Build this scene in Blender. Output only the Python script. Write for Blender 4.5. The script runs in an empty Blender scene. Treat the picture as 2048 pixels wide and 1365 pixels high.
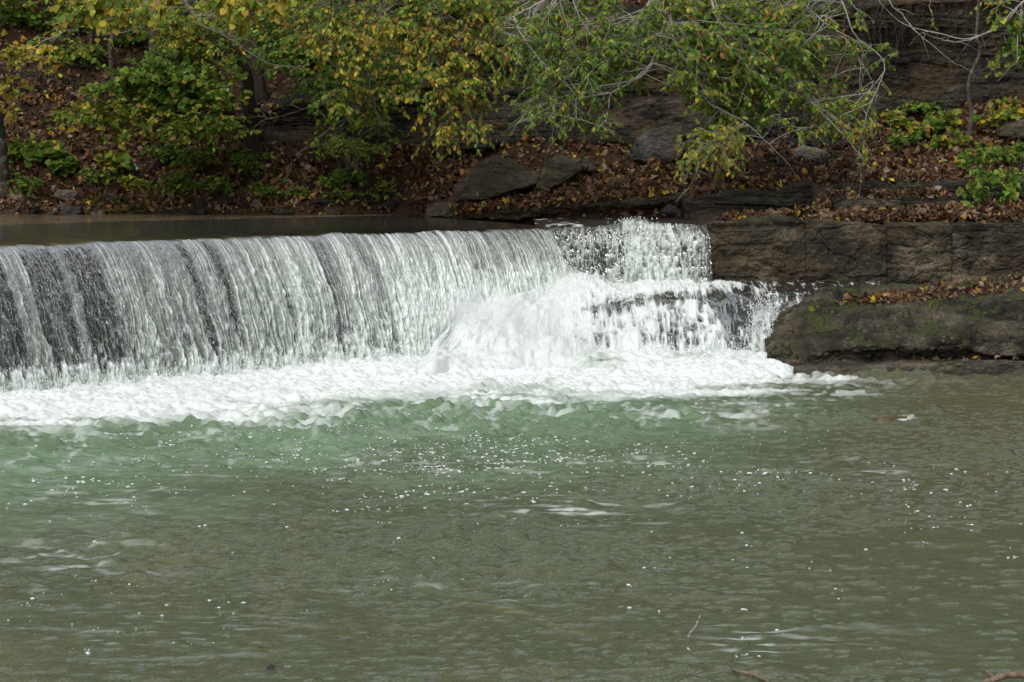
import bpy, math
import numpy as np
from mathutils import Vector

rng = np.random.default_rng(7)
sc = bpy.context.scene
COL = sc.collection
PI = math.pi

# ------------------------------------------------------------------ camera maths
F = 70.0 / 36.0 * 2048.0
CX, CY = 1024.0, 682.5
HC = 2.44
TH = math.atan((CY - 304.0) / F)
CT, ST = math.cos(TH), math.sin(TH)

def P(px, py, Y):
    """world point seen at pixel (px,py) of the 2048 photo at distance Y"""
    px = np.asarray(px, float); py = np.asarray(py, float); Y = np.asarray(Y, float)
    v = (CY - py) / F; u = (px - CX) / F
    dy = CT + v * ST; dz = -ST + v * CT
    k = Y / dy
    return np.stack(np.broadcast_arrays(u * k, Y, HC + dz * k), -1)

def PZ(px, py, z=0.0):
    px = np.asarray(px, float); py = np.asarray(py, float)
    v = (CY - py) / F
    dy = CT + v * ST; dz = -ST + v * CT
    return P(px, py, dy * (z - HC) / dz)

def pix(W):
    W = np.asarray(W, float)
    x = W[..., 0]; y = W[..., 1]; z = W[..., 2] - HC
    fw = y * CT - z * ST; up = y * ST + z * CT
    return CX + F * x / fw, CY - F * up / fw

# ------------------------------------------------------------------ noise
def _h(ix, iy, iz, s):
    h = (ix.astype(np.uint32) * np.uint32(374761393) + iy.astype(np.uint32) * np.uint32(668265263)
         + iz.astype(np.uint32) * np.uint32(2147483647 - 58) + np.uint32((s * 974634917) & 0xffffffff))
    h = (h ^ (h >> np.uint32(13))) * np.uint32(1274126177)
    h = (h ^ (h >> np.uint32(16))) * np.uint32(2246822519)
    h = h ^ (h >> np.uint32(13))
    return h.astype(np.float64) / 2147483648.0 - 1.0

def vn(x, y, z=None, s=0):
    """value noise in -1..1"""
    x, y = np.broadcast_arrays(np.asarray(x, float), np.asarray(y, float))
    if z is None:
        xf = np.floor(x); yf = np.floor(y)
        a = x - xf; b = y - yf
        a = a * a * a * (a * (a * 6 - 15) + 10); b = b * b * b * (b * (b * 6 - 15) + 10)
        xi = xf.astype(np.int64); yi = yf.astype(np.int64); zi = np.zeros_like(xi)
        r = (_h(xi, yi, zi, s) * (1 - a) + _h(xi + 1, yi, zi, s) * a) * (1 - b) \
            + (_h(xi, yi + 1, zi, s) * (1 - a) + _h(xi + 1, yi + 1, zi, s) * a) * b
        return r
    z = np.broadcast_to(np.asarray(z, float), x.shape)
    xf = np.floor(x); yf = np.floor(y); zf = np.floor(z)
    a = x - xf; b = y - yf; c = z - zf
    a = a * a * (3 - 2 * a); b = b * b * (3 - 2 * b); c = c * c * (3 - 2 * c)
    xi = xf.astype(np.int64); yi = yf.astype(np.int64); zi = zf.astype(np.int64)
    def pl(k):
        return (_h(xi, yi, zi + k, s) * (1 - a) + _h(xi + 1, yi, zi + k, s) * a) * (1 - b) \
            + (_h(xi, yi + 1, zi + k, s) * (1 - a) + _h(xi + 1, yi + 1, zi + k, s) * a) * b
    return pl(0) * (1 - c) + pl(1) * c

def fbm(x, y, z=None, o=4, s=0, g=.5):
    r = 0; a = 1; t = 0
    for k in range(o):
        q = 2.03 ** k
        r = r + a * vn(x * q + 17.3 * k, y * q - 9.1 * k, None if z is None else z * q + 3.7 * k, s + k)
        t += a; a *= g
    return r / t

def ridge(v): return 1 - np.abs(v) * 2.0
def ss(a, b, x):
    t = np.clip((x - a) / (b - a), 0, 1)
    return t * t * (3 - 2 * t)

# ------------------------------------------------------------------ meshes
def mesh(name, V, Fc, mat=None, attrs=None, smooth=True, parent=None, flat_faces=None):
    V = np.ascontiguousarray(np.asarray(V, np.float32).reshape(-1, 3))
    groups = Fc if isinstance(Fc, list) else [Fc]
    loops = np.concatenate([np.asarray(g, np.int32).ravel() for g in groups])
    tot = np.concatenate([np.full(len(g), np.asarray(g).shape[1], np.int32) for g in groups])
    start = np.concatenate([[0], np.cumsum(tot)[:-1]]).astype(np.int32)
    me = bpy.data.meshes.new(name)
    me.vertices.add(len(V)); me.vertices.foreach_set('co', V.ravel())
    me.loops.add(len(loops)); me.loops.foreach_set('vertex_index', loops)
    me.polygons.add(len(tot)); me.polygons.foreach_set('loop_start', start)
    me.polygons.foreach_set('use_smooth', np.full(len(tot), smooth, bool))
    me.update(calc_edges=True)
    for k, a in (attrs or {}).items():
        a = np.asarray(a, np.float32)
        if a.ndim == 1:
            at = me.attributes.new(k, 'FLOAT', 'POINT'); at.data.foreach_set('value', a)
        else:
            if a.shape[1] == 3: a = np.concatenate([a, np.ones((len(a), 1), np.float32)], 1)
            at = me.attributes.new(k, 'FLOAT_COLOR', 'POINT'); at.data.foreach_set('color', np.ascontiguousarray(a).ravel())
    if mat: me.materials.append(mat)
    o = bpy.data.objects.new(name, me); COL.objects.link(o)
    if parent:
        o.parent = parent
        o.matrix_parent_inverse = parent.matrix_world.inverted()
        o.location = -parent.location if False else (0, 0, 0)
        me.transform(parent_inv(parent)); o.matrix_parent_inverse.identity()
    return o

def parent_inv(p):
    from mathutils import Matrix
    return Matrix.Translation(-p.location)

def gridfaces(nu, nv, wrap=False):
    i = np.arange(nu - 1)[:, None]; j = np.arange(nv if wrap else nv - 1)[None, :]
    j2 = (j + 1) % nv
    a = i * nv + j; b = (i + 1) * nv + j; c = (i + 1) * nv + j2; d = i * nv + j2
    return np.stack([a, b, c, d], -1).reshape(-1, 4)

def gridnormals(G, wrap=False):
    du = np.gradient(G, axis=0)
    dv = (np.roll(G, -1, 1) - np.roll(G, 1, 1)) if wrap else np.gradient(G, axis=1)
    n = np.cross(du, dv)
    return n / np.maximum(np.linalg.norm(n, axis=-1, keepdims=True), 1e-9)

def cr(pts, n, closed=False, lin=False):
    """resample polyline(s): pts (k, ...) along axis 0 to n samples"""
    pts = np.asarray(pts, float)
    k = len(pts)
    if closed:
        t = np.linspace(0, k, n, endpoint=False); i = np.floor(t).astype(int)
        f = t - i
        g = lambda m: pts[(i + m) % k]
    else:
        t = np.linspace(0, k - 1, n); i = np.minimum(np.floor(t).astype(int), k - 2)
        f = t - i
        g = lambda m: pts[np.clip(i + m, 0, k - 1)]
    f = f.reshape((-1,) + (1,) * (pts.ndim - 1))
    p1, p2 = g(0), g(1)
    if lin: return p1 * (1 - f) + p2 * f
    p0, p3 = g(-1), g(2)
    return .5 * (2 * p1 + (p2 - p0) * f + (2 * p0 - 5 * p1 + 4 * p2 - p3) * f * f + (3 * p1 - p0 - 3 * p2 + p3) * f ** 3)

def tag(o, label=None, cat=None, group=None, kind=None):
    if label: o['label'] = label
    if cat: o['category'] = cat
    if group: o['group'] = group
    if kind: o['kind'] = kind
    return o

def empty(name, loc, label, cat, group=None):
    o = bpy.data.objects.new(name, None); COL.objects.link(o)
    o.location = Vector([float(v) for v in loc]); o.empty_display_size = .1
    o_ = tag(o, label, cat, group)
    return o_

def strata(z, th, s):
    q = z / th; i = np.floor(q)
    f = q - i
    h0 = _h(i.astype(np.int64) + 1000, np.zeros_like(i, np.int64), np.zeros_like(i, np.int64), s)
    h1 = _h(i.astype(np.int64) + 1001, np.zeros_like(i, np.int64), np.zeros_like(i, np.int64), s)
    e = ss(.72, 1.0, f)
    return h0 * (1 - e) + h1 * e - .9 * np.exp(-((f - .86) / .1) ** 2)

def rockify(G, N, amp=.05, scale=1.6, strat=0., th=.09, seed=0, fine=.012, crack=.022):
    x, y, z = G[..., 0], G[..., 1], G[..., 2]
    d = amp * fbm(x * scale, y * scale, z * scale * 1.6, 4, seed)
    d = d + fine * fbm(x * 11, y * 11, z * 17, 3, seed + 20)
    if strat:
        fx = np.floor(x * 1.3 + .8 * vn(x * .6, z * 1.2, s=seed + 50) + .5 * vn(x * 3, z * 4, s=seed + 51)).astype(np.int64)
        zz = z + .10 * fbm(x * .9, y * .9, z * .5, 3, seed + 31) + .02 * x + .05 * _h(fx, fx * 0, fx * 0, seed + 52)
        m = .55 + .6 * fbm(x * 1.3, y, z * 2, 3, seed + 40)
        d = d + strat * (.6 * strata(zz, th, seed) + .4 * strata(zz + 3, th * .37, seed + 3)) * np.clip(m, .1, 1.2)
    ck_ = np.exp(-(fbm(x * 1.1 + 3, y * 1.1, z * 1.6, 3, seed + 60) / .02) ** 2) + .7 * np.exp(-(fbm(x * 2.6 + 9, y * 2.6, z * 3.2, 2, seed + 64) / .03) ** 2)
    d = d - crack * ck_ + .35 * fine * fbm(x * 34, y * 34, z * 40, 2, seed + 70)
    return G + N * d[..., None]

def sweep_rock(name, secs, nu, nv, mat, label=None, cat=None, parent=None, lin=False, group=None, **kw):
    """secs: list of closed loops (each k x 3); sweeps a closed solid with end caps"""
    S = np.asarray(secs, float)
    A = cr(S, nu, lin=lin)
    A = np.swapaxes(cr(np.swapaxes(A, 0, 1), nv, closed=True, lin=lin), 0, 1)
    N = gridnormals(A, True)
    c = A.mean((0, 1))
    if ((A - c) * N).sum() < 0: N = -N
    A = rockify(A, N, **kw)
    V = A.reshape(-1, 3); Fq = gridfaces(nu, nv, True)
    caps = []
    c0 = A[0].mean(0); c1 = A[-1].mean(0)
    j = np.arange(nv); j2 = (j + 1) % nv; n = len(V)
    caps = np.concatenate([np.stack([np.full(nv, n), j, j2], -1), np.stack([np.full(nv, n + 1), (nu - 1) * nv + j2, (nu - 1) * nv + j], -1)])
    V = np.concatenate([V, [c0, c1]])
    o = mesh(name, V, [Fq, caps], mat, parent=parent)
    return tag(o, label, cat, group), A

def polyrock(name, outline, Y, th, mat, label=None, cat='rock', k=0., bulge=.06, seed=0, amp=.04, strat=0., parent=None, group=None, n=110, m=64, fine=.01, sharp=True):
    """solid rock from an outline (pixels) standing at distance Y; k = lean back per metre of height; th = thickness"""
    o = np.asarray(outline, float)
    o = cr(o, n, closed=True, lin=sharp)
    if sharp:
        for _ in range(3 if n > 60 else 1): o = .5 * o + .25 * (np.roll(o, 1, 0) + np.roll(o, -1, 0))
    W = P(o[:, 0], o[:, 1], np.full(n, float(Y)))
    z0 = W[:, 2].min()
    c = W.mean(0)
    prof = np.array([(0, -bulge), (.35, -bulge), (.7, -bulge * .85), (.92, -bulge * .4), (1, .08 * th), (1.0, .5 * th), (.93, .85 * th), (.6, th), (0, th)])
    pr = cr(prof, m, lin=True)
    for _ in range(2): pr[1:-1] = .5 * pr[1:-1] + .25 * (pr[2:] + pr[:-2])
    G = c + (W[None] - c) * pr[:, 0][:, None, None]
    G[..., 1] += pr[:, 1][:, None] + k * (G[..., 2] - z0)
    N = gridnormals(G, True)
    cc = G.mean((0, 1))
    if ((G - cc) * N).sum() < 0: N = -N
    G = rockify(G, N, amp=amp, scale=3.0 / max(.3, np.ptp(W[:, 2])) ** .5, strat=strat, th=.07, seed=seed, fine=fine)
    G[0] = G[0].mean(0); G[-1] = G[-1].mean(0)
    ob = mesh(name, G.reshape(-1, 3), gridfaces(m, n, True), mat, parent=parent)
    return tag(ob, label, cat, group)

# ------------------------------------------------------------------ materials
class NT:
    def __init__(s, name):
        s.m = bpy.data.materials.new(name); s.m.use_nodes = True
        s.t = s.m.node_tree; s.t.nodes.clear()
        s.out = s.n('ShaderNodeOutputMaterial')
    def n(s, t, **kw):
        nd = s.t.nodes.new(t)
        for k, v in kw.items(): setattr(nd, k, v)
        return nd
    def l(s, a, b): s.t.links.new(a, b)
    def attr(s, name): return s.n('ShaderNodeAttribute', attribute_name=name)
    def noise(s, scale, detail=4, rough=.55, vec=None, dist=0.):
        nd = s.n('ShaderNodeTexNoise')
        nd.inputs['Scale'].default_value = scale; nd.inputs['Detail'].default_value = detail
        nd.inputs['Roughness'].default_value = rough; nd.inputs['Distortion'].default_value = dist
        if vec is not None: s.l(vec, nd.inputs['Vector'])
        return nd.outputs['Fac']
    def ramp(s, fac, stops, interp='LINEAR'):
        r = s.n('ShaderNodeValToRGB'); e = r.color_ramp; e.interpolation = interp
        while len(e.elements) < len(stops): e.elements.new(.5)
        for el, (p, c) in zip(e.elements, stops):
            el.position = p; el.color = (*c, 1) if len(c) == 3 else c
        s.l(fac, r.inputs['Fac']); return r.outputs['Color']
    def mixc(s, fac, a, b, mode='MIX'):
        m = s.n('ShaderNodeMix', data_type='RGBA', blend_type=mode)
        for sock, v in ((m.inputs[0], fac), (m.inputs[6], a), (m.inputs[7], b)):
            if hasattr(v, 'links'): s.l(v, sock)
            elif isinstance(v, (int, float)): sock.default_value = v
            else: sock.default_value = (*v, 1)
        return m.outputs[2]
    def math(s, op, a, b=None, clamp=False):
        m = s.n('ShaderNodeMath', operation=op, use_clamp=clamp)
        for sock, v in ((m.inputs[0], a), (m.inputs[1], b)):
            if v is None: continue
            if hasattr(v, 'links'): s.l(v, sock)
            else: sock.default_value = v
        return m.outputs[0]
    def coord(s, scale=(1, 1, 1)):
        g = s.n('ShaderNodeNewGeometry'); mp = s.n('ShaderNodeMapping')
        mp.inputs['Scale'].default_value = scale
        s.l(g.outputs['Position'], mp.inputs['Vector']); return mp.outputs['Vector']
    def bump(s, h, strength=.5, dist=.01, nrm=None):
        b = s.n('ShaderNodeBump'); b.inputs['Strength'].default_value = strength; b.inputs['Distance'].default_value = dist
        s.l(h, b.inputs['Height'])
        if nrm is not None: s.l(nrm, b.inputs['Normal'])
        return b.outputs['Normal']
    def mixs(s, fac, a, b):
        m = s.n('ShaderNodeMixShader')
        if hasattr(fac, 'links'): s.l(fac, m.inputs[0])
        else: m.inputs[0].default_value = fac
        s.l(a, m.inputs[1]); s.l(b, m.inputs[2]); return m.outputs[0]
    def principled(s, col, rough=.8, spec=.3, nrm=None):
        p = s.n('ShaderNodeBsdfPrincipled')
        if hasattr(col, 'links'): s.l(col, p.inputs['Base Color'])
        else: p.inputs['Base Color'].default_value = (*col, 1)
        if hasattr(rough, 'links'): s.l(rough, p.inputs['Roughness'])
        else: p.inputs['Roughness'].default_value = rough
        p.inputs['Specular IOR Level'].default_value = spec
        if nrm is not None: s.l(nrm, p.inputs['Normal'])
        return p.outputs[0]
    def done(s, sh): s.l(sh, s.out.inputs['Surface']); return s.m

def rock_mat(name, dark, mid, light, moss=0., mosscol=(.035, .05, .01), speck=0., rough=.75, sz=(1, 1, 2.2), rust=0., spec=.3):
    t = NT(name); v = t.coord(sz)
    a = t.noise(1.7, 6, .62, v, .4); b = t.noise(9, 5, .6, v)
    c = t.ramp(a, [(.4, dark), (.5, mid), (.62, light)])
    pz = t.noise(3.1, 7, .72, t.coord((1, 1, 1.3)), .8)
    c = t.mixc(t.math('MULTIPLY', t.ramp(pz, [(.52, (0, 0, 0)), (.58, (1, 1, 1))]), .6), c, tuple(.45 * q for q in dark))
    pz2 = t.noise(4.7, 6, .7, t.coord((1.3, 1, 1.6)), .5)
    pz3 = t.noise(.8, 4, .6, t.coord((1, 1, 1.4)), .6)
    c = t.mixc(1.0, c, t.ramp(pz3, [(.38, (.55, .55, .52)), (.5, (1, 1, 1)), (.62, (1.5, 1.5, 1.5))]), 'MULTIPLY')
    c = t.mixc(t.math('MULTIPLY', t.ramp(pz2, [(.56, (0, 0, 0)), (.64, (1, 1, 1))]), .5), c, tuple(1.25 * q for q in light))
    c = t.mixc(t.math('MULTIPLY', t.ramp(b, [(.38, (0, 0, 0)), (.62, (1, 1, 1))]), .45), c, dark)
    if rust:
        r = t.noise(.9, 4, .6, t.coord((1, 1, 1.6)))
        c = t.mixc(t.math('MULTIPLY', t.ramp(r, [(.5, (0, 0, 0)), (.6, (1, 1, 1))]), rust), c, (.085, .06, .032))
    if speck:
        vo = t.n('ShaderNodeTexVoronoi'); vo.inputs['Scale'].default_value = 11
        t.l(t.coord((1, 1, 1)), vo.inputs['Vector'])
        w = t.noise(2.2, 3, .5, t.coord((1, 1, 1)))
        m = t.math('MULTIPLY', t.ramp(vo.outputs['Distance'], [(.12, (1, 1, 1)), (.2, (0, 0, 0))]), t.ramp(w, [(.45, (0, 0, 0)), (.6, (1, 1, 1))]))
        c = t.mixc(t.math('MULTIPLY', m, speck), c, (.2, .19, .14))
    if moss:
        g = t.n('ShaderNodeNewGeometry'); sp = t.n('ShaderNodeSeparateXYZ'); t.l(g.outputs['Normal'], sp.inputs[0])
        nn = t.noise(2.6, 7, .68, t.coord((1, 1, 1)))
        m = t.math('ADD', t.math('MULTIPLY', sp.outputs[2], .22), nn)
        m = t.ramp(m, [(.73 - .1 * moss, (0, 0, 0)), (.82 - .1 * moss, (1, 1, 1))])
        mc = t.mixc(t.noise(14, 4, .6, t.coord((1, 1, 1))), mosscol, tuple(2.0 * x for x in mosscol))
        c = t.mixc(t.math('MULTIPLY', m, .85), c, mc)
    gr = t.noise(46, 3, .7, t.coord((1, 1, 1)))
    c = t.mixc(1.0, c, t.ramp(gr, [(.3, (.45, .45, .45)), (.5, (1, 1, 1)), (.7, (1.7, 1.7, 1.6))]), 'MULTIPLY')
    h = t.math('ADD', t.noise(24, 6, .7, v), t.math('MULTIPLY', t.noise(6, 4, .6, v), 1.5))
    n = t.bump(h, 1., .035)
    return t.done(t.principled(c, rough, spec, n))

M = {}
M['rock'] = rock_mat('ledge_rock', (.016, .014, .011), (.04, .036, .027), (.085, .074, .054), moss=.15, rust=.3)
M['rock_wet'] = rock_mat('wet_rock', (.01, .009, .008), (.025, .022, .018), (.05, .044, .035), rough=.35, spec=.5)
M['boulder'] = rock_mat('mossy_boulder_rock', (.016, .0135, .009), (.05, .042, .029), (.125, .108, .078), moss=.6, speck=.8, mosscol=(.032, .042, .009), sz=(1, 1, 1.3))
M['shelf'] = rock_mat('wet_shelf_rock', (.03, .025, .017), (.075, .063, .043), (.14, .12, .085), moss=.1, speck=.4, rough=.45, spec=.5)
M['wall'] = rock_mat('wall_rock', (.014, .012, .008), (.046, .039, .026), (.122, .102, .068), moss=.1, rust=.35, sz=(1, 1, 1.2), speck=.15)
M['slab'] = rock_mat('slab_rock', (.045, .037, .023), (.088, .073, .046), (.14, .118, .078), moss=.0, rust=.3)
M['grey'] = rock_mat('grey_rock', (.03, .03, .031), (.055, .054, .05), (.1, .093, .08), rust=.5)
M['pale'] = rock_mat('pale_rock', (.16, .14, .11), (.24, .21, .16), (.34, .3, .24))
M['cliff'] = rock_mat('cliff_rock', (.014, .012, .009), (.04, .033, .024), (.085, .068, .042), rust=.9, sz=(.8, .8, 2.6))
M['dam'] = rock_mat('dam_concrete', (.010, .009, .007), (.024, .021, .016), (.045, .041, .032), rough=.4, spec=.5)
M['bed'] = rock_mat('river_bed', (.09, .06, .025), (.16, .115, .05), (.25, .19, .09))
M['bedslab'] = rock_mat('river_bed_slab', (.28, .19, .07), (.4, .29, .12), (.5, .37, .17))

def soil_mat():
    t = NT('leafy_soil'); v = t.coord((1, 1, 1))
    a = t.noise(5, 6, .7, v); b = t.noise(28, 5, .7, v)
    c = t.ramp(a, [(.3, (.02, .013, .008)), (.55, (.05, .032, .019)), (.75, (.09, .06, .036))])
    c = t.mixc(t.math('MULTIPLY', b, .4), c, (.07, .04, .022))
    return t.done(t.principled(c, .95, .1, t.bump(t.math('ADD', b, a), 1, .04)))
M['soil'] = soil_mat()

def leaf_mat(name, trans=.35, rough=.5, spec=.25):
    t = NT(name); a = t.attr('col').outputs['Color']
    k = t.noise(60, 3, .6, t.coord((1, 1, 1)))
    c = t.mixc(t.math('MULTIPLY', t.ramp(k, [(.5, (0, 0, 0)), (.75, (1, 1, 1))]), .35), a, (.06, .035, .015))
    p = t.principled(c, rough, spec)
    tr = t.n('ShaderNodeBsdfTranslucent'); t.l(c, tr.inputs['Color'])
    return t.done(t.mixs(trans, p, tr.outputs[0]))
M['leaf'] = leaf_mat('living_leaf', .38, .6, .12)
M['dead'] = leaf_mat('dead_leaf', .1, .75, .15)

def bark_mat(name, dark, light, lichen=0.):
    t = NT(name); v = t.coord((1, 1, .3))
    a = t.noise(22, 5, .65, v)
    c = t.ramp(a, [(.3, dark), (.7, light)])
    if lichen:
        b = t.noise(9, 4, .6, t.coord((1, 1, 1)))
        c = t.mixc(t.math('MULTIPLY', t.ramp(b, [(.5, (0, 0, 0)), (.6, (1, 1, 1))]), lichen), c, (.2, .22, .19))
    return t.done(t.principled(c, .85, .2, t.bump(a, .8, .02)))
M['bark'] = bark_mat('brown_bark', (.018, .013, .009), (.06, .048, .035))
M['bark_grey'] = bark_mat('grey_bark', (.04, .034, .026), (.13, .115, .09), .4)
M['bark_pale'] = bark_mat('pale_bark', (.16, .145, .12), (.45, .42, .37), .4)
M['bark_lichen'] = bark_mat('lichen_bark', (.016, .013, .01), (.05, .04, .03), .45)
M['stem'] = bark_mat('green_stem', (.03, .03, .012), (.08, .07, .035))
M['wet_wood'] = bark_mat('wet_wood', (.012, .01, .008), (.04, .032, .024), .2)
M['drift'] = bark_mat('drift_wood', (.1, .07, .045), (.26, .2, .14))
M['sunken'] = bark_mat('sunken_wood', (.5, .29, .09), (.68, .42, .15))

FOAMC = (.70, .745, .73)
def foam_sh(t, nrm=None, rough=.55):
    return t.principled(FOAMC, rough, .4, nrm)

def water_mat(name, pool=True, dark=False):
    t = NT(name)
    foam = t.attr('foam').outputs['Fac']
    if pool:
        a1 = t.noise(1, 4, .6, t.coord((9, 26, 9)), .5); a2 = t.noise(1, 3, .6, t.coord((32, 70, 32)), .4)
        h = t.math('ADD', t.math('MULTIPLY', a1, 1.), t.math('MULTIPLY', a2, .35))
        n = t.bump(h, 1.0, .026)
        aer = t.attr('aer').outputs['Fac']
        c = t.mixc(aer, (.126, .152, .082), (.135, .212, .122))
        c = t.mixc(t.attr('mud').outputs['Fac'], c, (.14, .112, .06))
        trc = (.86, .84, .68)
    else:
        h = t.noise(1, 4, .6, t.coord((5, 9, 5)), .5)
        n = t.bump(h, .3, .01)
        c = (.05, .042, .028) if dark else (.27, .21, .13); trc = (.6, .5, .36)
    d = t.n('ShaderNodeBsdfDiffuse')
    if hasattr(c, 'links'): t.l(c, d.inputs[0])
    else: d.inputs[0].default_value = (*c, 1)
    tr = t.n('ShaderNodeBsdfTransparent'); tr.inputs[0].default_value = (*trc, 1)
    body = t.mixs(.12 if not pool else t.math('MULTIPLY', t.math('SUBTRACT', 1.0, t.attr('aer').outputs['Fac']), .42), d.outputs[0], tr.outputs[0])
    g = t.n('ShaderNodeBsdfGlossy'); g.inputs['Roughness'].default_value = .06; t.l(n, g.inputs['Normal'])
    fr = t.n('ShaderNodeFresnel'); fr.inputs['IOR'].default_value = 1.333; t.l(n, fr.inputs['Normal'])
    w = t.mixs(fr.outputs[0], body, g.outputs[0])
    return t.done(t.mixs(foam, w, foam_sh(t)))
M['pool'] = water_mat('pool_water'); M['river'] = water_mat('river_water', False); M['stream'] = water_mat('stream_water', False, True)

def fall_mat():
    t = NT('falling_water')
    foam = t.attr('foam').outputs['Fac']; clear = t.attr('clear').outputs['Fac']; dens = t.attr('dens').outputs['Fac']
    tr = t.n('ShaderNodeBsdfTransparent'); tr.inputs[0].default_value = (.76, .8, .74, 1)
    d = t.n('ShaderNodeBsdfDiffuse'); d.inputs[0].default_value = (.35, .405, .365, 1)
    dt = t.n('ShaderNodeBsdfDiffuse'); dt.inputs[0].default_value = (.3, .235, .15, 1)
    thin = t.mixs(dens, tr.outputs[0], d.outputs[0])
    thick = t.mixs(.85, tr.outputs[0], dt.outputs[0])
    body = t.mixs(clear, thin, thick)
    g = t.n('ShaderNodeBsdfGlossy'); g.inputs['Roughness'].default_value = .16
    fr = t.n('ShaderNodeFresnel'); fr.inputs['IOR'].default_value = 1.333
    w = t.mixs(fr.outputs[0], body, g.outputs[0])
    p = t.principled((.66, .72, .69), .22, .6)
    return t.done(t.mixs(foam, w, p))
M['fall'] = fall_mat()
def cascade_mat():
    t = NT('cascade_water'); foam = t.attr('foam').outputs['Fac']
    tr = t.n('ShaderNodeBsdfTransparent'); tr.inputs[0].default_value = (.7, .74, .66, 1)
    d = t.n('ShaderNodeBsdfDiffuse'); d.inputs[0].default_value = (.06, .066, .05, 1)
    n = t.bump(t.noise(1, 4, .6, t.coord((14, 8, 20)), .5), .5, .01)
    g = t.n('ShaderNodeBsdfGlossy'); g.inputs['Roughness'].default_value = .1; t.l(n, g.inputs['Normal'])
    fr = t.n('ShaderNodeFresnel'); fr.inputs['IOR'].default_value = 1.333; t.l(n, fr.inputs['Normal'])
    w = t.mixs(fr.outputs[0], t.mixs(.5, tr.outputs[0], d.outputs[0]), g.outputs[0])
    return t.done(t.mixs(foam, w, t.principled((.70, .745, .73), .4, .4)))
M['cascade'] = cascade_mat()
t = NT('white_foam'); M['foam'] = t.done(foam_sh(t, rough=.4))

# ------------------------------------------------------------------ world, sun, camera
w = bpy.data.worlds.new('World'); sc.world = w; w.use_nodes = True
nt = w.node_tree; nt.nodes.clear()
sky = nt.nodes.new('ShaderNodeTexSky'); sky.sky_type = 'NISHITA'; sky.sun_disc = False
SUN_EL, SUN_AZ = math.radians(52), math.radians(205)     # azimuth clockwise from +Y
sky.sun_elevation = SUN_EL; sky.sun_rotation = SUN_AZ
sky.air_density = 1.0; sky.dust_density = 4.0; sky.ozone_density = .6
bg = nt.nodes.new('ShaderNodeBackground'); bg.inputs['Strength'].default_value = .15
wo = nt.nodes.new('ShaderNodeOutputWorld')
hs = nt.nodes.new('ShaderNodeHueSaturation'); hs.inputs['Saturation'].default_value = .2
nt.links.new(sky.outputs[0], hs.inputs['Color']); nt.links.new(hs.outputs[0], bg.inputs['Color']); nt.links.new(bg.outputs[0], wo.inputs['Surface'])
sl = bpy.data.lights.new('sun', 'SUN'); sl.energy = .8; sl.angle = math.radians(30); sl.color = (1, .96, .9)
so = bpy.data.objects.new('sun', sl); COL.objects.link(so)
sd = Vector((math.sin(SUN_AZ) * math.cos(SUN_EL), math.cos(SUN_AZ) * math.cos(SUN_EL), math.sin(SUN_EL)))
so.rotation_euler = sd.to_track_quat('Z', 'Y').to_euler(); so.location = (0, 0, 30)
cam = bpy.data.cameras.new('camera'); cam.lens = 70; cam.sensor_width = 36; cam.sensor_fit = 'HORIZONTAL'; cam.clip_end = 500
co = bpy.data.objects.new('camera', cam); COL.objects.link(co)
co.location = (0, 0, HC); co.rotation_euler = (PI / 2 - TH, 0, 0); sc.camera = co
vs = sc.view_settings; vs.view_transform = 'Standard'; vs.look = 'None'; vs.gamma = 1; vs.exposure = 0.12
sc.render.engine = 'CYCLES'
sc.cycles.max_bounces = 8; sc.cycles.transparent_max_bounces = 10; sc.cycles.diffuse_bounces = 4
sc.cycles.volume_bounces = 4; sc.cycles.glossy_bounces = 3; sc.cycles.caustics_reflective = False; sc.cycles.caustics_refractive = False
sc.cycles.use_denoising = True

# ------------------------------------------------------------------ leaves and twigs
def unit(v): return v / np.maximum(np.linalg.norm(v, axis=-1, keepdims=True), 1e-9)
def rand_unit(n): return unit(rng.normal(size=(n, 3)))

def outline(kind):
    if kind == 'oval': h = [(0, 0), (.22, .2), (.5, .27), (.78, .17), (1, 0)]
    elif kind == 'narrow': h = [(0, 0), (.25, .15), (.5, .19), (.78, .11), (1, 0)]
    elif kind == 'heart': h = [(.06, 0), (-.06, .26), (.2, .5), (.5, .44), (.78, .2), (1, 0)]
    elif kind == 'round': h = [(0, 0), (.1, .3), (.4, .45), (.75, .34), (1, 0)]
    elif kind == 'maple': h = [(0, 0), (.02, .3), (.3, .24), (.36, .58), (.55, .3), (.68, .34), (1, 0)]
    elif kind == 'blade': h = [(0, 0), (.1, .03), (.5, .035), (.85, .02), (1, 0)]
    return np.array(h + [(x, -y) for x, y in h[-2:0:-1]], float)

def template(kind, fold=.18, curl=.25):
    o = outline(kind)
    v = np.concatenate([[[.42, 0]], o])
    z = fold * np.abs(v[:, 1]) - curl * (v[:, 0] - .4) ** 2
    n = len(o); i = np.arange(n)
    f = np.stack([np.zeros(n, int), 1 + i, 1 + (i + 1) % n], -1)
    return np.column_stack([v, z]), f

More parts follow.
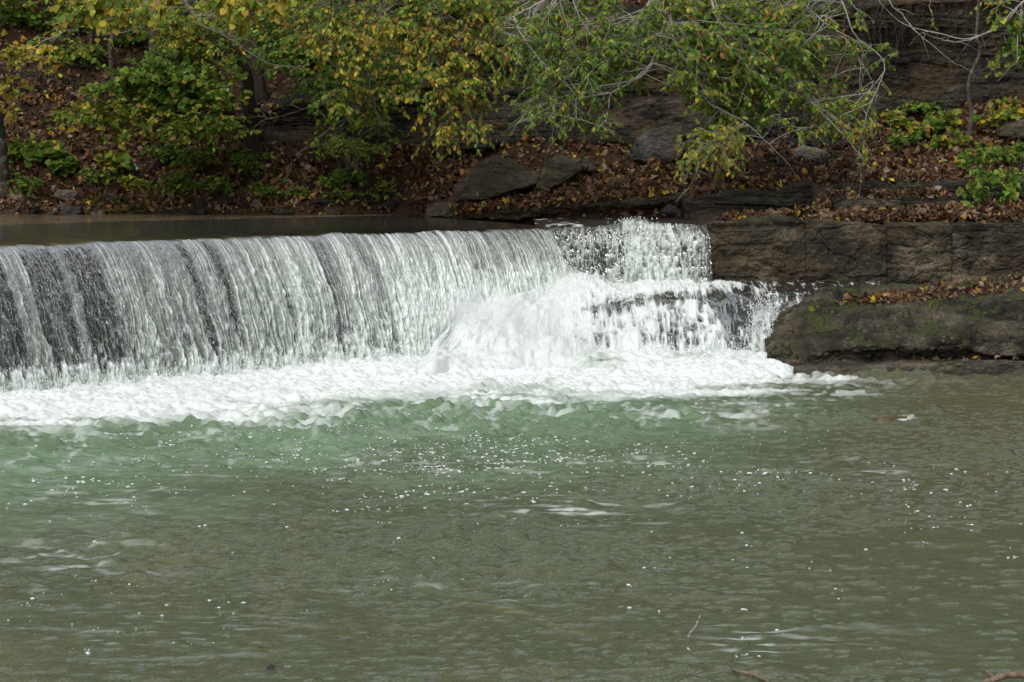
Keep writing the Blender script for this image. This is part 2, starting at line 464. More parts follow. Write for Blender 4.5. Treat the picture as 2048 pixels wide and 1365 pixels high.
def leaf_arrays(pos, axis, nrm, size, col, kind, fold=.18, curl=.25, vary=0.):
    T, Ff = template(kind, fold, curl)
    axis = unit(axis); side = unit(np.cross(nrm, axis)); nn = np.cross(axis, side)
    N = len(pos); k = len(T)
    tz = np.broadcast_to(T[:, 2], (N, k)).copy()
    if vary:
        c2 = rng.normal(0, vary, N)[:, None]; f2 = rng.normal(0, vary, N)[:, None]
        tz = tz + c2 * (T[:, 0] - .4) ** 2 + f2 * np.abs(T[:, 1]) + rng.normal(0, .05 * vary, (N, k))
    V = pos[:, None] + size[:, None, None] * (T[None, :, 0, None] * axis[:, None] + T[None, :, 1, None] * side[:, None] + tz[..., None] * nn[:, None])
    Fc = (Ff[None] + (np.arange(N) * k)[:, None, None]).reshape(-1, 3)
    C = np.repeat(col, k, 0)
    return V.reshape(-1, 3), Fc, C

def merge(parts):
    V = []; Fs = []; C = []; n = 0
    for v, f, c in parts:
        V.append(v); Fs.append(f + n); C.append(c); n += len(v)
    return np.concatenate(V), np.concatenate(Fs), np.concatenate(C)

def tubes(Pp, R, sides=5):
    """Pp (N,k,3), R (N,k)"""
    N, k, _ = Pp.shape
    T = unit(np.gradient(Pp, axis=1))
    ref = np.where(np.abs(T[..., 2:3]) > .85, np.array([1., 0, 0]), np.array([0, 0, 1.]))
    A = unit(np.cross(T, ref)); B = np.cross(T, A)
    a = np.linspace(0, 2 * PI, sides, endpoint=False)
    V = Pp[:, :, None] + R[..., None, None] * (np.cos(a)[:, None] * A[:, :, None] + np.sin(a)[:, None] * B[:, :, None])
    i = np.arange(k - 1)[:, None]; j = np.arange(sides)[None]
    f = np.stack([i * sides + j, (i + 1) * sides + j, (i + 1) * sides + (j + 1) % sides, i * sides + (j + 1) % sides], -1).reshape(-1, 4)
    Fq = (f[None] + (np.arange(N) * k * sides)[:, None, None]).reshape(-1, 4)
    return V.reshape(-1, 3), Fq

def tubejoin(lst):
    V = []; Fs = []; n = 0
    for v, f in lst:
        V.append(v); Fs.append(f + n); n += len(v)
    return np.concatenate(V), np.concatenate(Fs)

GREEN = [(.065, .14, .02), (.095, .19, .027), (.13, .235, .034), (.17, .26, .045)]
YG = [(.23, .29, .04), (.31, .33, .05), (.19, .25, .04)]
YEL = [(.52, .40, .05), (.46, .33, .045), (.38, .31, .05)]
ORG = [(.30, .14, .04), (.24, .12, .045), (.36, .2, .06)]
BRN = [(.07, .038, .022), (.11, .06, .034), (.15, .085, .048), (.2, .13, .08), (.04, .024, .017), (.13, .06, .04), (.26, .19, .13)]
def pick(n, w):
    """w: weights for (GREEN, YG, YEL, ORG, BRN)"""
    fam = rng.choice(5, n, p=np.array(w, float) / sum(w))
    out = np.zeros((n, 3))
    for k, pal in enumerate((GREEN, YG, YEL, ORG, BRN)):
        m = fam == k
        out[m] = np.array(pal)[rng.integers(0, len(pal), m.sum())]
    return out * np.exp(rng.normal(0, .18, (n, 1))) * np.exp(rng.normal(0, .06, (n, 3)))

def grow(limbs, twigs, tlen, droop, leaves, lsize, kind, pal, start=.3, spread=.9, face=(0, -.75, .65), hang=.5, trad=.0032):
    """limbs (N,k,3); every limb carries twigs, every twig leaves. returns twig tubes and leaves"""
    N, k, _ = limbs.shape
    tt = rng.uniform(start, 1, (N, twigs)) ** .8
    tt[:, 0] = 1.0
    fi = tt * (k - 1); i0 = np.minimum(fi.astype(int), k - 2); fr = (fi - i0)[..., None]
    idx = np.arange(N)[:, None]
    p0 = limbs[idx, i0] * (1 - fr) + limbs[idx, i0 + 1] * fr
    tan = unit(limbs[idx, i0 + 1] - limbs[idx, i0])
    d = unit(tan * .8 + spread * rng.normal(size=(N, twigs, 3)) * np.array([1, .8, .5]))
    L = tlen * rng.uniform(.45, 1.25, (N, twigs))
    s = np.linspace(0, 1, 6)
    c = p0[:, :, None] + d[:, :, None] * (L[..., None, None] * s[:, None])
    c[..., 2] -= droop * L[..., None] * s ** 2
    c = c + rng.normal(0, .02, c.shape) * L[..., None, None] * s[:, None]
    c = c.reshape(-1, 6, 3); n = len(c)
    R = np.linspace(1.4, .5, 6)[None] * trad * rng.uniform(.7, 1.4, (n, 1))
    tb = tubes(c, R, 4)
    lt = np.clip(rng.uniform(.12, 1.02, (n, leaves)), 0, 1)
    fi = lt * 5; i0 = np.minimum(fi.astype(int), 4); fr = (fi - i0)[..., None]
    idx = np.arange(n)[:, None]
    lp = c[idx, i0] * (1 - fr) + c[idx, i0 + 1] * fr
    lt_ = unit(c[idx, i0 + 1] - c[idx, i0])
    sgn = np.where(rng.random((n, leaves)) < .5, -1., 1.)[..., None]
    sd_ = unit(np.cross(lt_, np.array([0, 0, 1.]) + .01))
    ax = lt_ * .7 + sgn * sd_ * .8 + rng.normal(0, .3, lp.shape); ax[..., 2] -= hang
    nr = np.array(face) + rng.normal(0, .5, lp.shape)
    m = n * leaves
    sz = lsize * rng.uniform(.6, 1.25, m)
    ax = unit(ax.reshape(-1, 3))
    lp = lp.reshape(-1, 3) + ax * (sz * .12)[:, None]
    lf = leaf_arrays(lp, ax, nr.reshape(-1, 3), sz, pick(m, pal), kind, vary=.25)
    return tb, lf

def inpoly(n, poly):
    poly = np.asarray(poly, float)
    lo, hi = poly.min(0), poly.max(0); out = []
    while len(out) < n:
        q = rng.uniform(lo, hi); c = False
        for a, b in zip(poly, np.roll(poly, -1, 0)):
            if (a[1] > q[1]) != (b[1] > q[1]) and q[0] < (b[0] - a[0]) * (q[1] - a[1]) / (b[1] - a[1]) + a[0]: c = not c
        if c: out.append(q)
    return np.array(out)

def limbs_to(src, poly, yr, n, arch=.35, k=12):
    """curved limbs from source points to targets inside a region of the bank"""
    q = inpoly(n, poly); tg = P(q[:, 0], q[:, 1], rng.uniform(*yr, n))
    src = np.atleast_2d(src); s0 = src[rng.integers(0, len(src), n)]
    mid = (s0 + tg) / 2; mid[:, 2] = np.maximum(mid[:, 2] + arch * rng.uniform(.3, 1.3, n), tg[:, 2])
    mid += rng.normal(0, .12, mid.shape)
    t = np.linspace(0, 1, k)[None, :, None]
    c = (1 - t) ** 2 * s0[:, None] + 2 * t * (1 - t) * mid[:, None] + t * t * tg[:, None]
    c = c + np.cumsum(rng.normal(0, .012, c.shape), 1) * t
    return c

def cloud(center, rad, n, size, pal, kind='oval'):
    """upper crown: leaf clumps through an ellipsoid"""
    nc = max(8, n // 45)
    cc = rand_unit(nc) * (rng.random((nc, 1)) ** .4) * np.array(rad) + np.array(center)
    p = cc[rng.integers(0, nc, n)] + rng.normal(0, .33, (n, 3)) * np.array([1.2, 1.2, .7])
    return leaf_arrays(p, rand_unit(n) - np.array([0, 0, .4]), np.array([0, 0, 1.]) + rng.normal(0, .6, (n, 3)), size * rng.uniform(.7, 1.3, n), pick(n, pal), kind, vary=.2)

# ------------------------------------------------------------------ terrain
cols = np.array([-1800, -900, -400, 0, 150, 300, 420, 540, 620, 700, 860, 950, 1050, 1150, 1250, 1340, 1400, 1500, 1600, 1700, 1800, 1920, 2048, 2300, 2900, 3900.])
def row(keys):
    k = np.array(keys, float)
    return P(cols, np.interp(cols, k[:, 0], k[:, 1]), np.interp(cols, k[:, 0], k[:, 2]))
r1 = row([(-400, 432, 29.3), (860, 432, 29.2), (900, 425, 28.9), (1100, 412, 28.3), (1340, 388, 27.9), (1620, 368, 27.2), (2048, 362, 27.0), (2300, 360, 27)])
r2 = row([(-400, 350, 30.6), (300, 348, 30.4), (700, 352, 30.0), (1000, 345, 29.3), (1300, 345, 28.6), (1600, 318, 28.2), (1800, 315, 28.2), (2048, 300, 28.3), (2300, 300, 28.4)])
r3 = row([(-400, 150, 32.4), (0, 150, 32.4), (300, 190, 31.9), (540, 275, 31.), (700, 298, 30.7), (1000, 285, 30.1), (1250, 290, 29.6), (1400, 300, 29.2), (1600, 265, 29.2), (1800, 235, 29.4), (2048, 195, 29.8), (2400, 180, 30)])
r4 = row([(-400, 147, 32.5), (0, 147, 32.5), (300, 186, 32.0), (420, 222, 31.6), (540, 222, 31.2), (700, 170, 30.8), (1000, 70, 30.2), (1250, 45, 29.8), (1600, 25, 29.5), (2048, -10, 29.8), (2400, -10, 30)])
r0 = r1.copy(); r0[:, 2] = np.minimum(r0[:, 2], 1.5) - .5; r0[:, 1] -= .35
r0b = r0.copy(); r0b[:, 2] -= 1.5; r0b[:, 1] -= 1.0
r5 = r4.copy(); r5[:, 1] = 34.5; r5[:, 2] = r4[:, 2] + (34.5 - r4[:, 1]) * .72
r6 = r5.copy(); r6[:, 1] = 44; r6[:, 2] = 8.6; r6[:, 0] *= 1.25
r7 = r6.copy(); r7[:, 1] = 90; r7[:, 2] = 9.5; r7[:, 0] *= 2.2
def surf(rows, nu, nv, lin=True):
    A = np.stack(rows, 1)
    A = cr(A, nu, lin=lin)
    return np.swapaxes(cr(np.swapaxes(A, 0, 1), nv, lin=lin), 0, 1)
def upn(G):
    n = gridnormals(G)
    if n[..., 1].mean() > 0: n = -n
    return n
bankG = surf([r0b, r0, r1, r2, r3], 900, 260)
N_ = upn(bankG); x, y, z = bankG[..., 0], bankG[..., 1], bankG[..., 2]
bankG = bankG + N_ * (.16 * fbm(x * 1.1, y * 1.1, z, 4, 3) + .03 * fbm(x * 6, y * 6, z * 6, 3, 8))[..., None]
tag(mesh('bank', bankG.reshape(-1, 3), gridfaces(900, 260), M['soil']), kind='structure', label='steep brown leaf-covered river bank', cat='bank')
cliffG = surf([r3 + [0, .1, -.12], r3 * .97 + r4 * .03, r3 * .6 + r4 * .4 + [0, .12, 0], r3 * .2 + r4 * .8, r4 + [0, -.12, 0], r4 + [0, .35, .12]], 1100, 240)
x, y, z = cliffG[..., 0], cliffG[..., 1], cliffG[..., 2]
hgt = np.clip((r4[:, 2] - r3[:, 2]), 0, 2); hg = np.interp(np.linspace(0, 1, 1100), np.linspace(0, 1, len(hgt)), hgt)[:, None]
cliffG = rockify(cliffG, upn(cliffG), amp=.34, scale=.8, strat=.06, th=.13, seed=5, fine=.045)
tag(mesh('cliff', cliffG.reshape(-1, 3), gridfaces(1100, 240), M['cliff']), kind='structure', label='dark layered rock cliff under the trees', cat='cliff')
hillG = surf([r4 + [0, .28, -.9], r4 + [0, .25, .02], r5, r6, r7], 300, 160)
x, y, z = hillG[..., 0], hillG[..., 1], hillG[..., 2]
hillG = hillG + np.array([0, 0, 1.]) * (.22 * fbm(x * .8, y * .8, z, 4, 13) * ss(0, .25, np.linspace(0, 1, 160))[None] )[..., None]
tag(mesh('hillside', hillG.reshape(-1, 3), gridfaces(300, 160), M['soil']), kind='structure', label='wooded hillside above the cliff', cat='hill')

GRD = np.concatenate([bankG[::3, ::2].reshape(-1, 3), cliffG[::6, ::4].reshape(-1, 3), hillG[::2, :90].reshape(-1, 3)])
GPX, GPY = pix(GRD)
def ground(px, py):
    d = (GPX - px) ** 2 + (GPY - py) ** 2 + ((GRD[:, 1] - 26) * .6) ** 2
    return GRD[np.argmin(d)].copy()

# ------------------------------------------------------------------ litter
def scatter(G, n, wfun=None):
    N = upn(G)
    a = np.linalg.norm(np.cross(G[1:, :-1] - G[:-1, :-1], G[:-1, 1:] - G[:-1, :-1]), axis=-1)
    if wfun is not None: a = a * wfun(G[:-1, :-1])
    pr = (a / a.sum()).ravel()
    q = rng.choice(len(pr), n, p=pr)
    i, j = np.unravel_index(q, a.shape)
    u, v = rng.random((n, 1)), rng.random((n, 1))
    p = G[i, j] + u * (G[i + 1, j] - G[i, j]) + v * (G[i, j + 1] - G[i, j])
    return p, N[i, j]
def vis(G):
    a, b = pix(G)
    return ((a > -500) & (a < 2600) & (b > -150)).astype(float)
def litter(p, nr, pal, size=.085, lift=.03):
    n = len(p); out = []
    ch = rng.random(n)
    for kind, lo, hi in (('maple', 0, .45), ('oval', .45, .85), ('narrow', .85, 1.01)):
        m = (ch >= lo) & (ch < hi); c = m.sum()
        if not c: continue
        nn = unit(nr[m] + rng.normal(0, .42, (c, 3)))
        out.append(leaf_arrays(p[m] + nr[m] * rng.uniform(0, lift, (c, 1)), rand_unit(c), nn, size * rng.uniform(.55, 1.35, c) * (1.15 if kind == 'maple' else 1), pick(c, pal), kind, vary=.7))
    return out
p, nr = scatter(bankG, 30000, lambda G: vis(G) * (G[..., 2] > 1.55) * (.35 + ss(-.35, .25, fbm(G[..., 0] * 1.2, G[..., 1] * 1.2, G[..., 2], 3, 77))))
p2, nr2 = scatter(hillG, 15000, lambda G: vis(G) * (G[..., 1] < 36))
p3, nr3 = scatter(cliffG, 3200, lambda G: vis(G) * (pix(G)[0] < 560 + 60 * vn(G[..., 2] * 3, G[..., 0])))
lit = litter(np.concatenate([p, p2, p3]), np.concatenate([nr, nr2, nr3]), (.4, .5, 3, 6, 90))
V, Fc, C = merge(lit)
tag(mesh('leaf_litter', V, Fc, M['dead'], {'col': C}, smooth=False), 'brown fallen leaves covering the far bank', 'leaf litter', kind='stuff')

# ------------------------------------------------------------------ dam and main fall
ck = np.array([(-11.5, 14.6), (-8.6, 17.5), (-5.92, 20.28), (-3.17, 23.05), (-1.4, 24.45), (.42, 25.72)])
nu = 3900
crest = cr(ck, nu)
seg = np.linalg.norm(np.diff(crest, axis=0), axis=1); U = np.concatenate([[0], np.cumsum(seg)])
crest = np.stack([np.interp(np.linspace(0, U[-1], nu), U, crest[:, k]) for k in (0, 1)], -1); U = np.linspace(0, U[-1], nu)
tg_ = np.gradient(crest, axis=0); tg_ = tg_ / np.linalg.norm(tg_, axis=1, keepdims=True)
DN = np.stack([tg_[:, 1], -tg_[:, 0]], -1)          # downstream
ZL, ZW = 1.46, 1.525
na, nf = 90, 330
Uu = U[:, None]
v0 = 1.62 + .10 * vn(Uu * 1.4, 0 * Uu, s=3) + .05 * vn(Uu * 5, 0 * Uu, s=4)
T = math.sqrt(2 * (ZL + .1) / 9.81)
tt = np.linspace(0, 1, nf)[None] ** .8 * T * 1.0
xa = -np.linspace(3.8, 0, na, endpoint=False)[None]
fallx = np.concatenate([np.repeat(xa, nu, 0), v0 * tt], 1)
lipn = .014 * vn(Uu * 2.1, 0 * Uu, s=9) + .008 * vn(Uu * 6.5, 0 * Uu, s=10)
za = ZL + .045 * (1 - np.exp(xa / .42)) + .02 * ss(0, -3.6, xa) + .0012 * fbm(Uu * 2.5, xa * 1.3, o=3, s=12) * ss(-3.8, -3.0, xa) + lipn * np.exp(xa / .3)
zf = ZL + lipn - .22 * tt - .5 * 9.81 * tt ** 2
fallz = np.concatenate([za, zf], 1)
tn = np.concatenate([np.zeros((nu, na)), np.repeat(tt / T, nu, 0)], 1)
S = np.concatenate([np.zeros((1, 1)), np.cumsum(np.hypot(np.diff(fallx, axis=1), np.diff(fallz, axis=1)).mean(0))[None]], 1)
S = np.concatenate([[0], np.cumsum(np.hypot(np.diff(fallx.mean(0)), np.diff(fallz.mean(0))))])[None] - 3.8
uw = Uu + .02 * vn(Uu * 3, S * 2, s=21) * tn * 2 + .012 * vn(Uu * 9, S * 6, s=22) * tn * 2
n1 = ridge(vn(uw * 11, S * .5, s=31)); n2 = ridge(vn(uw * 40, S * .6, s=32)); n3 = vn(uw * 120, S * 1.5, s=33); n4 = ridge(vn(uw * 74, S * .9, s=38))
lump = fbm(uw * 17, S * 9, o=3, s=34); lump2 = fbm(uw * 58, S * 14, o=2, s=35)
gapn = vn(uw * 3.1, S * .1, s=36) + .6 * vn(uw * 7.5, S * .2, s=37)
band = -ss(.38, .75, gapn) + .5 * vn(uw * 1.3, S * .1, s=39)
PXs = pix(np.concatenate([crest, np.full((nu, 1), 1.4)], 1))[0][:, None]
left = ss(80, -150, PXs)          # lacy, torn part at the left
right = ss(480, 860, PXs)
fo = .41 + .42 * band * (1 - .7 * right) + .12 * (n1 - .3) + .34 * (n2 - .35) + .36 * (n4 - .35) + .30 * n3 + .34 * lump * (.05 + tn) + .42 * lump2 * (.1 + tn)
fo = fo + .55 * right * ss(.42, .9, tn) - .10 * left * ss(.15, .6, tn) + .8 * left * (ridge(lump * 2.2) - .55) * tn
onset = ss(.0, .05, tn - .02 - .05 * vn(Uu * 2.2, 0 * Uu, s=43) - .03 * vn(Uu * 6, 0 * Uu, s=41) - .03 * vn(Uu * 26, 0 * Uu, s=42))
onset = onset * ss(.004, .02, tn)
dens = np.clip(.64 + .46 * band * (1 - .7 * right) + .16 * (n2 - .3) + .12 * n1 - .15 * left * tn, .06, .92) * onset
fo = np.clip(fo * 1.2 - .14, 0, 1) ** 1.2 * onset * .9
_fx, _fy = pix(np.stack([crest[:, 0:1] + DN[:, 0:1] * fallx, crest[:, 1:2] + DN[:, 1:2] * fallx, np.concatenate([za, zf], 1)], -1))
fo = np.clip(fo + onset * (.75 * np.exp(-((_fx - 890) / 95) ** 2 - ((_fy - 665) / 75) ** 2) + .6 * np.exp(-((_fx - 985) / 100) ** 2 - ((_fy - 590) / 55) ** 2) + .6 * np.exp(-((_fx - 1090) / 70) ** 2 - ((_fy - 560) / 30) ** 2)) * (.7 + .8 * lump2 + .6 * lump), 0, 1)
fo = np.maximum(fo, ss(.80, .95, tn + .14 * lump + .06 * lump2) * .92)
disp = onset * (.012 * n1 + .008 * n2 + .004 * n4 + .0015 * n3 + (.03 * lump + .018 * lump2) * (.2 + tn)) + .0
xx = crest[:, 0:1] + DN[:, 0:1] * (fallx + disp); yy = crest[:, 1:2] + DN[:, 1:2] * (fallx + disp)
FG = np.stack([xx, yy, fallz + .35 * disp], -1)
tag(mesh('waterfall', FG.reshape(-1, 3), gridfaces(nu, na + nf), M['fall'], {'foam': fo.ravel(), 'clear': (1 - onset).ravel(), 'dens': dens.ravel()}),
    'white streaked water falling over the dam', 'waterfall', kind='structure')
base_line = np.concatenate([FG[:, -1, :2]], 1)

dsec = []
for i in np.linspace(0, nu - 1, 40).astype(int):
    c = np.array([crest[i, 0], crest[i, 1], 0]); d = np.array([DN[i, 0], DN[i, 1], 0])
    dsec.append([c + d * a + [0, 0, b] for a, b in ((.1, -.8), (.06, .2), (.0, 1.0), (-.06, 1.33), (-.25, 1.37), (-.8, 1.36), (-1.0, 1.0), (-1.0, -.8))])
dam = empty('dam', (crest[-1, 0], crest[-1, 1], 0), 'low curved dark dam under the wide sheet of white water', 'dam')
sweep_rock('dam_wall', dsec, 400, 60, M['dam'], parent=dam, amp=.03, scale=2, seed=61)
# ------------------------------------------------------------------ upstream river
gx = np.linspace(-16, 3.2, 420); gy = np.linspace(13, 31.5, 420)
X, Yg = np.meshgrid(gx, gy, indexing='ij')
ci = np.interp(X, crest[:, 0], crest[:, 1], right=26.0)
ang = math.cos(math.radians(43))
up = (Yg - ci) * ang
Zr = np.where(up > 2.1, ZW, ZW - .1) + .006 * fbm(X * 3, Yg * 5, o=3, s=51)
keep = (up > 3.4)
vid = -np.ones(X.shape, int)
Fr = gridfaces(420, 420)
kf = keep.ravel()
Fr = Fr[kf[Fr].all(1)]
Zr = np.where(up > 3.75, ZW - .002 + .006 * fbm(X * 3, Yg * 5, o=3, s=51), ZW - .012)
xr = ss(.45, .9, X); Zr = Zr + .02 * xr
R3 = np.stack([X, Yg, Zr], -1).reshape(-1, 3)
used, inv = np.unique(Fr.ravel(), return_inverse=True)
tag(mesh('river', R3[used], inv.reshape(-1, 4), M['river'], {'foam': np.zeros(len(used))}), 'calm brown river water above the dam', 'river', kind='structure')
# channel that feeds the right hand fall
gx = np.linspace(.3, 2.42, 160); gy = np.linspace(25.75, 28.6, 120)
X, Yg = np.meshgrid(gx, gy, indexing='ij')
Zc = 1.505 + .02 * fbm(X * 4, Yg * 4, o=3, s=52) + .012 * fbm(X * 12, Yg * 9, o=2, s=53) - .05 * ss(26.2, 25.7, Yg)
fc = ss(.3, .7, fbm(X * 6, Yg * 5, o=3, s=54) + .9 * np.exp(-((X - 1.6) / .25) ** 2) * ss(26.9, 26, Yg)) * .8
tag(mesh('stream', np.stack([X, Yg, Zc], -1).reshape(-1, 3), gridfaces(160, 120), M['stream'], {'foam': fc.ravel()}), 'brown water feeding the small right fall', 'stream', kind='structure')
# river bed above the dam
gx = np.linspace(-30, 3, 80); gy = np.linspace(10, 31, 80); X, Yg = np.meshgrid(gx, gy, indexing='ij')
ci = np.interp(X, crest[:, 0], crest[:, 1], right=25.72)
Zb = np.where(Yg - ci > .8, 1.1 + .05 * fbm(X, Yg, o=3, s=55), -.6)
tag(mesh('upper_river_bed', np.stack([X, Yg, Zb], -1).reshape(-1, 3), gridfaces(80, 80), M['bed']), kind='structure', label='brown stony bed under the upper river', cat='river bed')

# ------------------------------------------------------------------ right fall
nu2, nf2 = 620, 190
pxs = np.linspace(1086, 1415, nu2); lipy = np.interp(pxs, [1086, 1180, 1250, 1290, 1415], [456, 453, 446, 446, 449])
A = P(pxs, lipy, np.full(nu2, 25.78))
ux = A[:, 0:1] - A[0, 0]; Uq = ux
t2 = np.linspace(0, 1, nf2)[None]
H2 = .80
sx = .05 + .32 * np.sqrt(t2) * (1 + .35 * vn(Uq * 4, 0 * Uq, s=71)) + 0 * Uq
s2 = t2 * H2
rockb = fbm(Uq * 3.5, s2 * 3.5, o=4, s=72)
a1 = ridge(vn(Uq * 20, s2 * 2.4, s=73)); a2 = ridge(vn(Uq * 42, s2 * 6, s=74)); a3 = fbm(Uq * 26, s2 * 15, o=3, s=75)
den = np.interp(pxs, [1086, 1130, 1165, 1200, 1235, 1260, 1310, 1350, 1385, 1405, 1415], [.8, .5, .32, .22, .5, .95, .8, .62, .5, .3, .0])[:, None]
f2 = np.clip(-.1 + den * .75 + .30 * (a1 - .3) + .26 * (a2 - .3) + .45 * a3 + .25 * rockb + .25 * ss(.75, 1, t2), 0, 1) * .95
f2 = f2 * ss(0, .06, t2 + .05 * a1) * ss(1418, 1398, pxs[:, None] + 14 * rockb)
d2 = .05 * rockb + .02 * a1 + .012 * a2 + .03 * a3
G2 = np.stack([np.repeat(A[:, 0:1], nf2, 1) + .03 * rockb + (.05 * t2 + .0), A[:, 1:2] - sx - d2, A[:, 2:3] - s2 + .06 * np.exp(-((pxs[:, None] - 1270) / 28) ** 2) * np.exp(-t2 * 12) + .01 * a3], -1)
tag(mesh('side_waterfall', G2.reshape(-1, 3), gridfaces(nu2, nf2), M['fall'], {'foam': f2.ravel(), 'clear': np.zeros(f2.size), 'dens': np.clip(.1 + .5 * f2, 0, 1).ravel()}), 'short clumpy white fall over dark rock right of the dam', 'waterfall', kind='structure')

# ------------------------------------------------------------------ rock ledges
def wall_loop(px, ytop, ybot, Yf, back, lean=.03, drop=.35):
    """closed loop of a wall section seen at column px"""
    b = P(px, ybot, Yf); t_ = P(px, ytop, Yf + lean)
    h = t_[2] - b[2]
    return [b + [0, .0, -drop], b, b * .67 + t_ * .33, b * .33 + t_ * .67, t_ - [0, 0, .03], t_ + [0, .04, 0], t_ + [0, back, .03], b + [0, back, -drop]]
ledge = empty('rock_ledge', P(1700, 565, 25.7), 'tall dark ledge of jointed rock blocks right of the small fall', 'rock ledge')
def block(parent, px0, px1, yt0, yt1, yb0, yb1, Yf0, Yf1, back, seed, n=6, name='block', mat='rock', nu=240, **kw):
    secs = []
    for f in np.linspace(0, 1, n):
        secs.append(wall_loop(px0 + f * (px1 - px0), yt0 + f * (yt1 - yt0), yb0 + f * (yb1 - yb0), Yf0 + f * (Yf1 - Yf0), back))
    a = dict(amp=.06, scale=1.5, strat=.018, th=.16, seed=seed, fine=.016); a.update(kw)
    o, _ = sweep_rock(name, secs, nu, 190, M[mat], parent=parent, lin=True, **a)
    return o
block(ledge, 1080, 1408, 449, 445, 575, 575, 26.02, 26.0, 1.0, 101, mat='rock_wet', amp=.09)
block(ledge, 1400, 1611, 443, 436, 572, 572, 25.80, 25.70, 1.3, 102, strat=.05, amp=.16, mat='wall', fine=.03, th=.22)
block(ledge, 1612, 1773, 440, 446, 572, 570, 25.72, 25.68, 1.3, 103, strat=.035, th=.26, amp=.1, mat='wall', fine=.022)
block(ledge, 1775, 1903, 447, 447, 570, 568, 25.68, 25.62, 1.3, 104, strat=.035, th=.22, amp=.07, mat='wall', fine=.022)
block(ledge, 1905, 2320, 447, 446, 566, 560, 25.61, 25.5, 1.5, 105, strat=.03, amp=.08, mat='wall', fine=.022)
up_ledge = empty('rock_ledge', P(1800, 430, 26.6), 'upper dark rock ledge with leaves on top, behind the tall jointed ledge', 'rock ledge')
block(up_ledge, 1372, 1622, 400, 366, 434, 432, 27.0, 26.7, 1.6, 111, strat=.07, amp=.16, th=.12, fine=.03)
block(up_ledge, 1662, 1925, 390, 392, 432, 414, 26.55, 26.4, 1.6, 112, strat=.03, amp=.09, mat='wall', fine=.022)
block(up_ledge, 1929, 2320, 388, 380, 412, 402, 26.4, 26.3, 1.6, 113, strat=.03, amp=.1, mat='wall', fine=.022)
block(up_ledge, 1640, 2320, 366, 362, 398, 396, 26.85, 26.8, 1.6, 114, strat=.05, amp=.16, nu=260, fine=.03)
block(up_ledge, 1616, 1668, 368, 372, 434, 434, 26.75, 26.7, 1.2, 115, amp=.05, mat='slab', name='pale_block')
shelf = empty('rock_shelf', P(1150, 432, 28), 'long low undercut rock shelf at the water edge behind the dam', 'rock shelf')
block(shelf, 850, 1376, 428, 384, 437, 416, 28.35, 27.55, 2.0, 121, strat=.07, amp=.06, n=8, nu=300, th=.1, name='top_slab', drop=0) if False else None
secs = []
for f in np.linspace(0, 1, 9):
    px = 850 + f * 530; yt = np.interp(px, [850, 960, 1100, 1230, 1340, 1380], [430, 418, 405, 396, 384, 386]); yb = np.interp(px, [850, 960, 1100, 1230, 1340, 1380], [436, 434, 428, 420, 409, 412])
    Yf = 28.5 - .9 * f
    b = P(px, yb, Yf); t_ = P(px, yt, Yf)
    secs.append([b + [0, .6, 0], b + [0, .06, -.01], b * .5 + t_ * .5 + [0, -.04, 0], t_ - [0, -.03, .02], t_ + [0, .12, .02], t_ + [0, 1.6, .25], b + [0, 1.6, -.1]])
sweep_rock('top_slab', secs, 420, 110, M['slab'], parent=shelf, lin=True, amp=.13, scale=1.2, strat=.05, th=.09, seed=122, fine=.03)
secs = []
for f in np.linspace(0, 1, 9):
    px = 1000 + f * 520; Yf = 28.75 - .9 * f
    t_ = P(px, np.interp(px, [1000, 1200, 1400, 1520], [431, 424, 418, 420]), Yf); b = t_ - [0, 0, .8]
    secs.append([b, t_ - [0, 0, .03], t_ + [0, .05, 0], t_ + [0, .9, .05], b + [0, .9, 0]])
sweep_rock('under_slab', secs, 260, 60, M['rock_wet'], parent=shelf, lin=True, amp=.05, scale=1.4, strat=.05, th=.1, seed=123)
# low apron of rock at the lip of the small fall
apron = empty('rock_step', P(1480, 436, 26.6), 'thin wet rock step beside the lip of the small fall', 'rock step')
block(apron, 1385, 1625, 431, 430, 446, 441, 26.35, 26.2, .9, 131, mat='rock', amp=.04, strat=.03, name='step')

# big mossy boulder lower right
def loop_px(px, pts, zb=-.35):
    L = [P(px, yy_, YY) for yy_, YY in pts]
    f0, bk = L[0].copy(), L[-1].copy()
    f0[2] = zb; bk[2] = zb
    f0[1] += .1; bk[1] += .2
    return [f0] + L + [bk]
bsec = [loop_px(1535, [(718, 22.65), (712, 22.7), (704, 22.9), (690, 23.4), (674, 24.0), (662, 24.5)]),
        loop_px(1560, [(718, 22.5), (708, 22.5), (692, 22.8), (672, 23.3), (650, 23.9), (632, 24.5)]),
        loop_px(1610, [(720, 22.2), (700, 22.3), (678, 22.65), (653, 23.1), (624, 23.8), (604, 24.7)]),
        loop_px(1690, [(718, 22.3), (692, 22.25), (655, 22.7), (622, 23.25), (602, 23.9), (584, 25.0)]),
        loop_px(1800, [(718, 22.3), (690, 22.2), (648, 22.6), (610, 23.1), (588, 23.9), (577, 25.0)]),
        loop_px(1920, [(718, 22.3), (688, 22.15), (645, 22.55), (605, 23.1), (583, 23.9), (573, 25.0)]),
        loop_px(2060, [(718, 22.3), (688, 22.2), (645, 22.6), (602, 23.1), (580, 23.9), (570, 25.0)]),
        loop_px(2330, [(710, 22.2), (688, 22.2), (645, 22.6), (600, 23.1), (578, 23.9), (569, 25.0)])]
boul, boulG = sweep_rock('boulder', bsec, 420, 220, M['boulder'], 'big rounded mossy boulder with leaves along its top, lower right', 'boulder', amp=.11, scale=1.5, seed=141, fine=.04, strat=.035, th=.24, crack=.04)
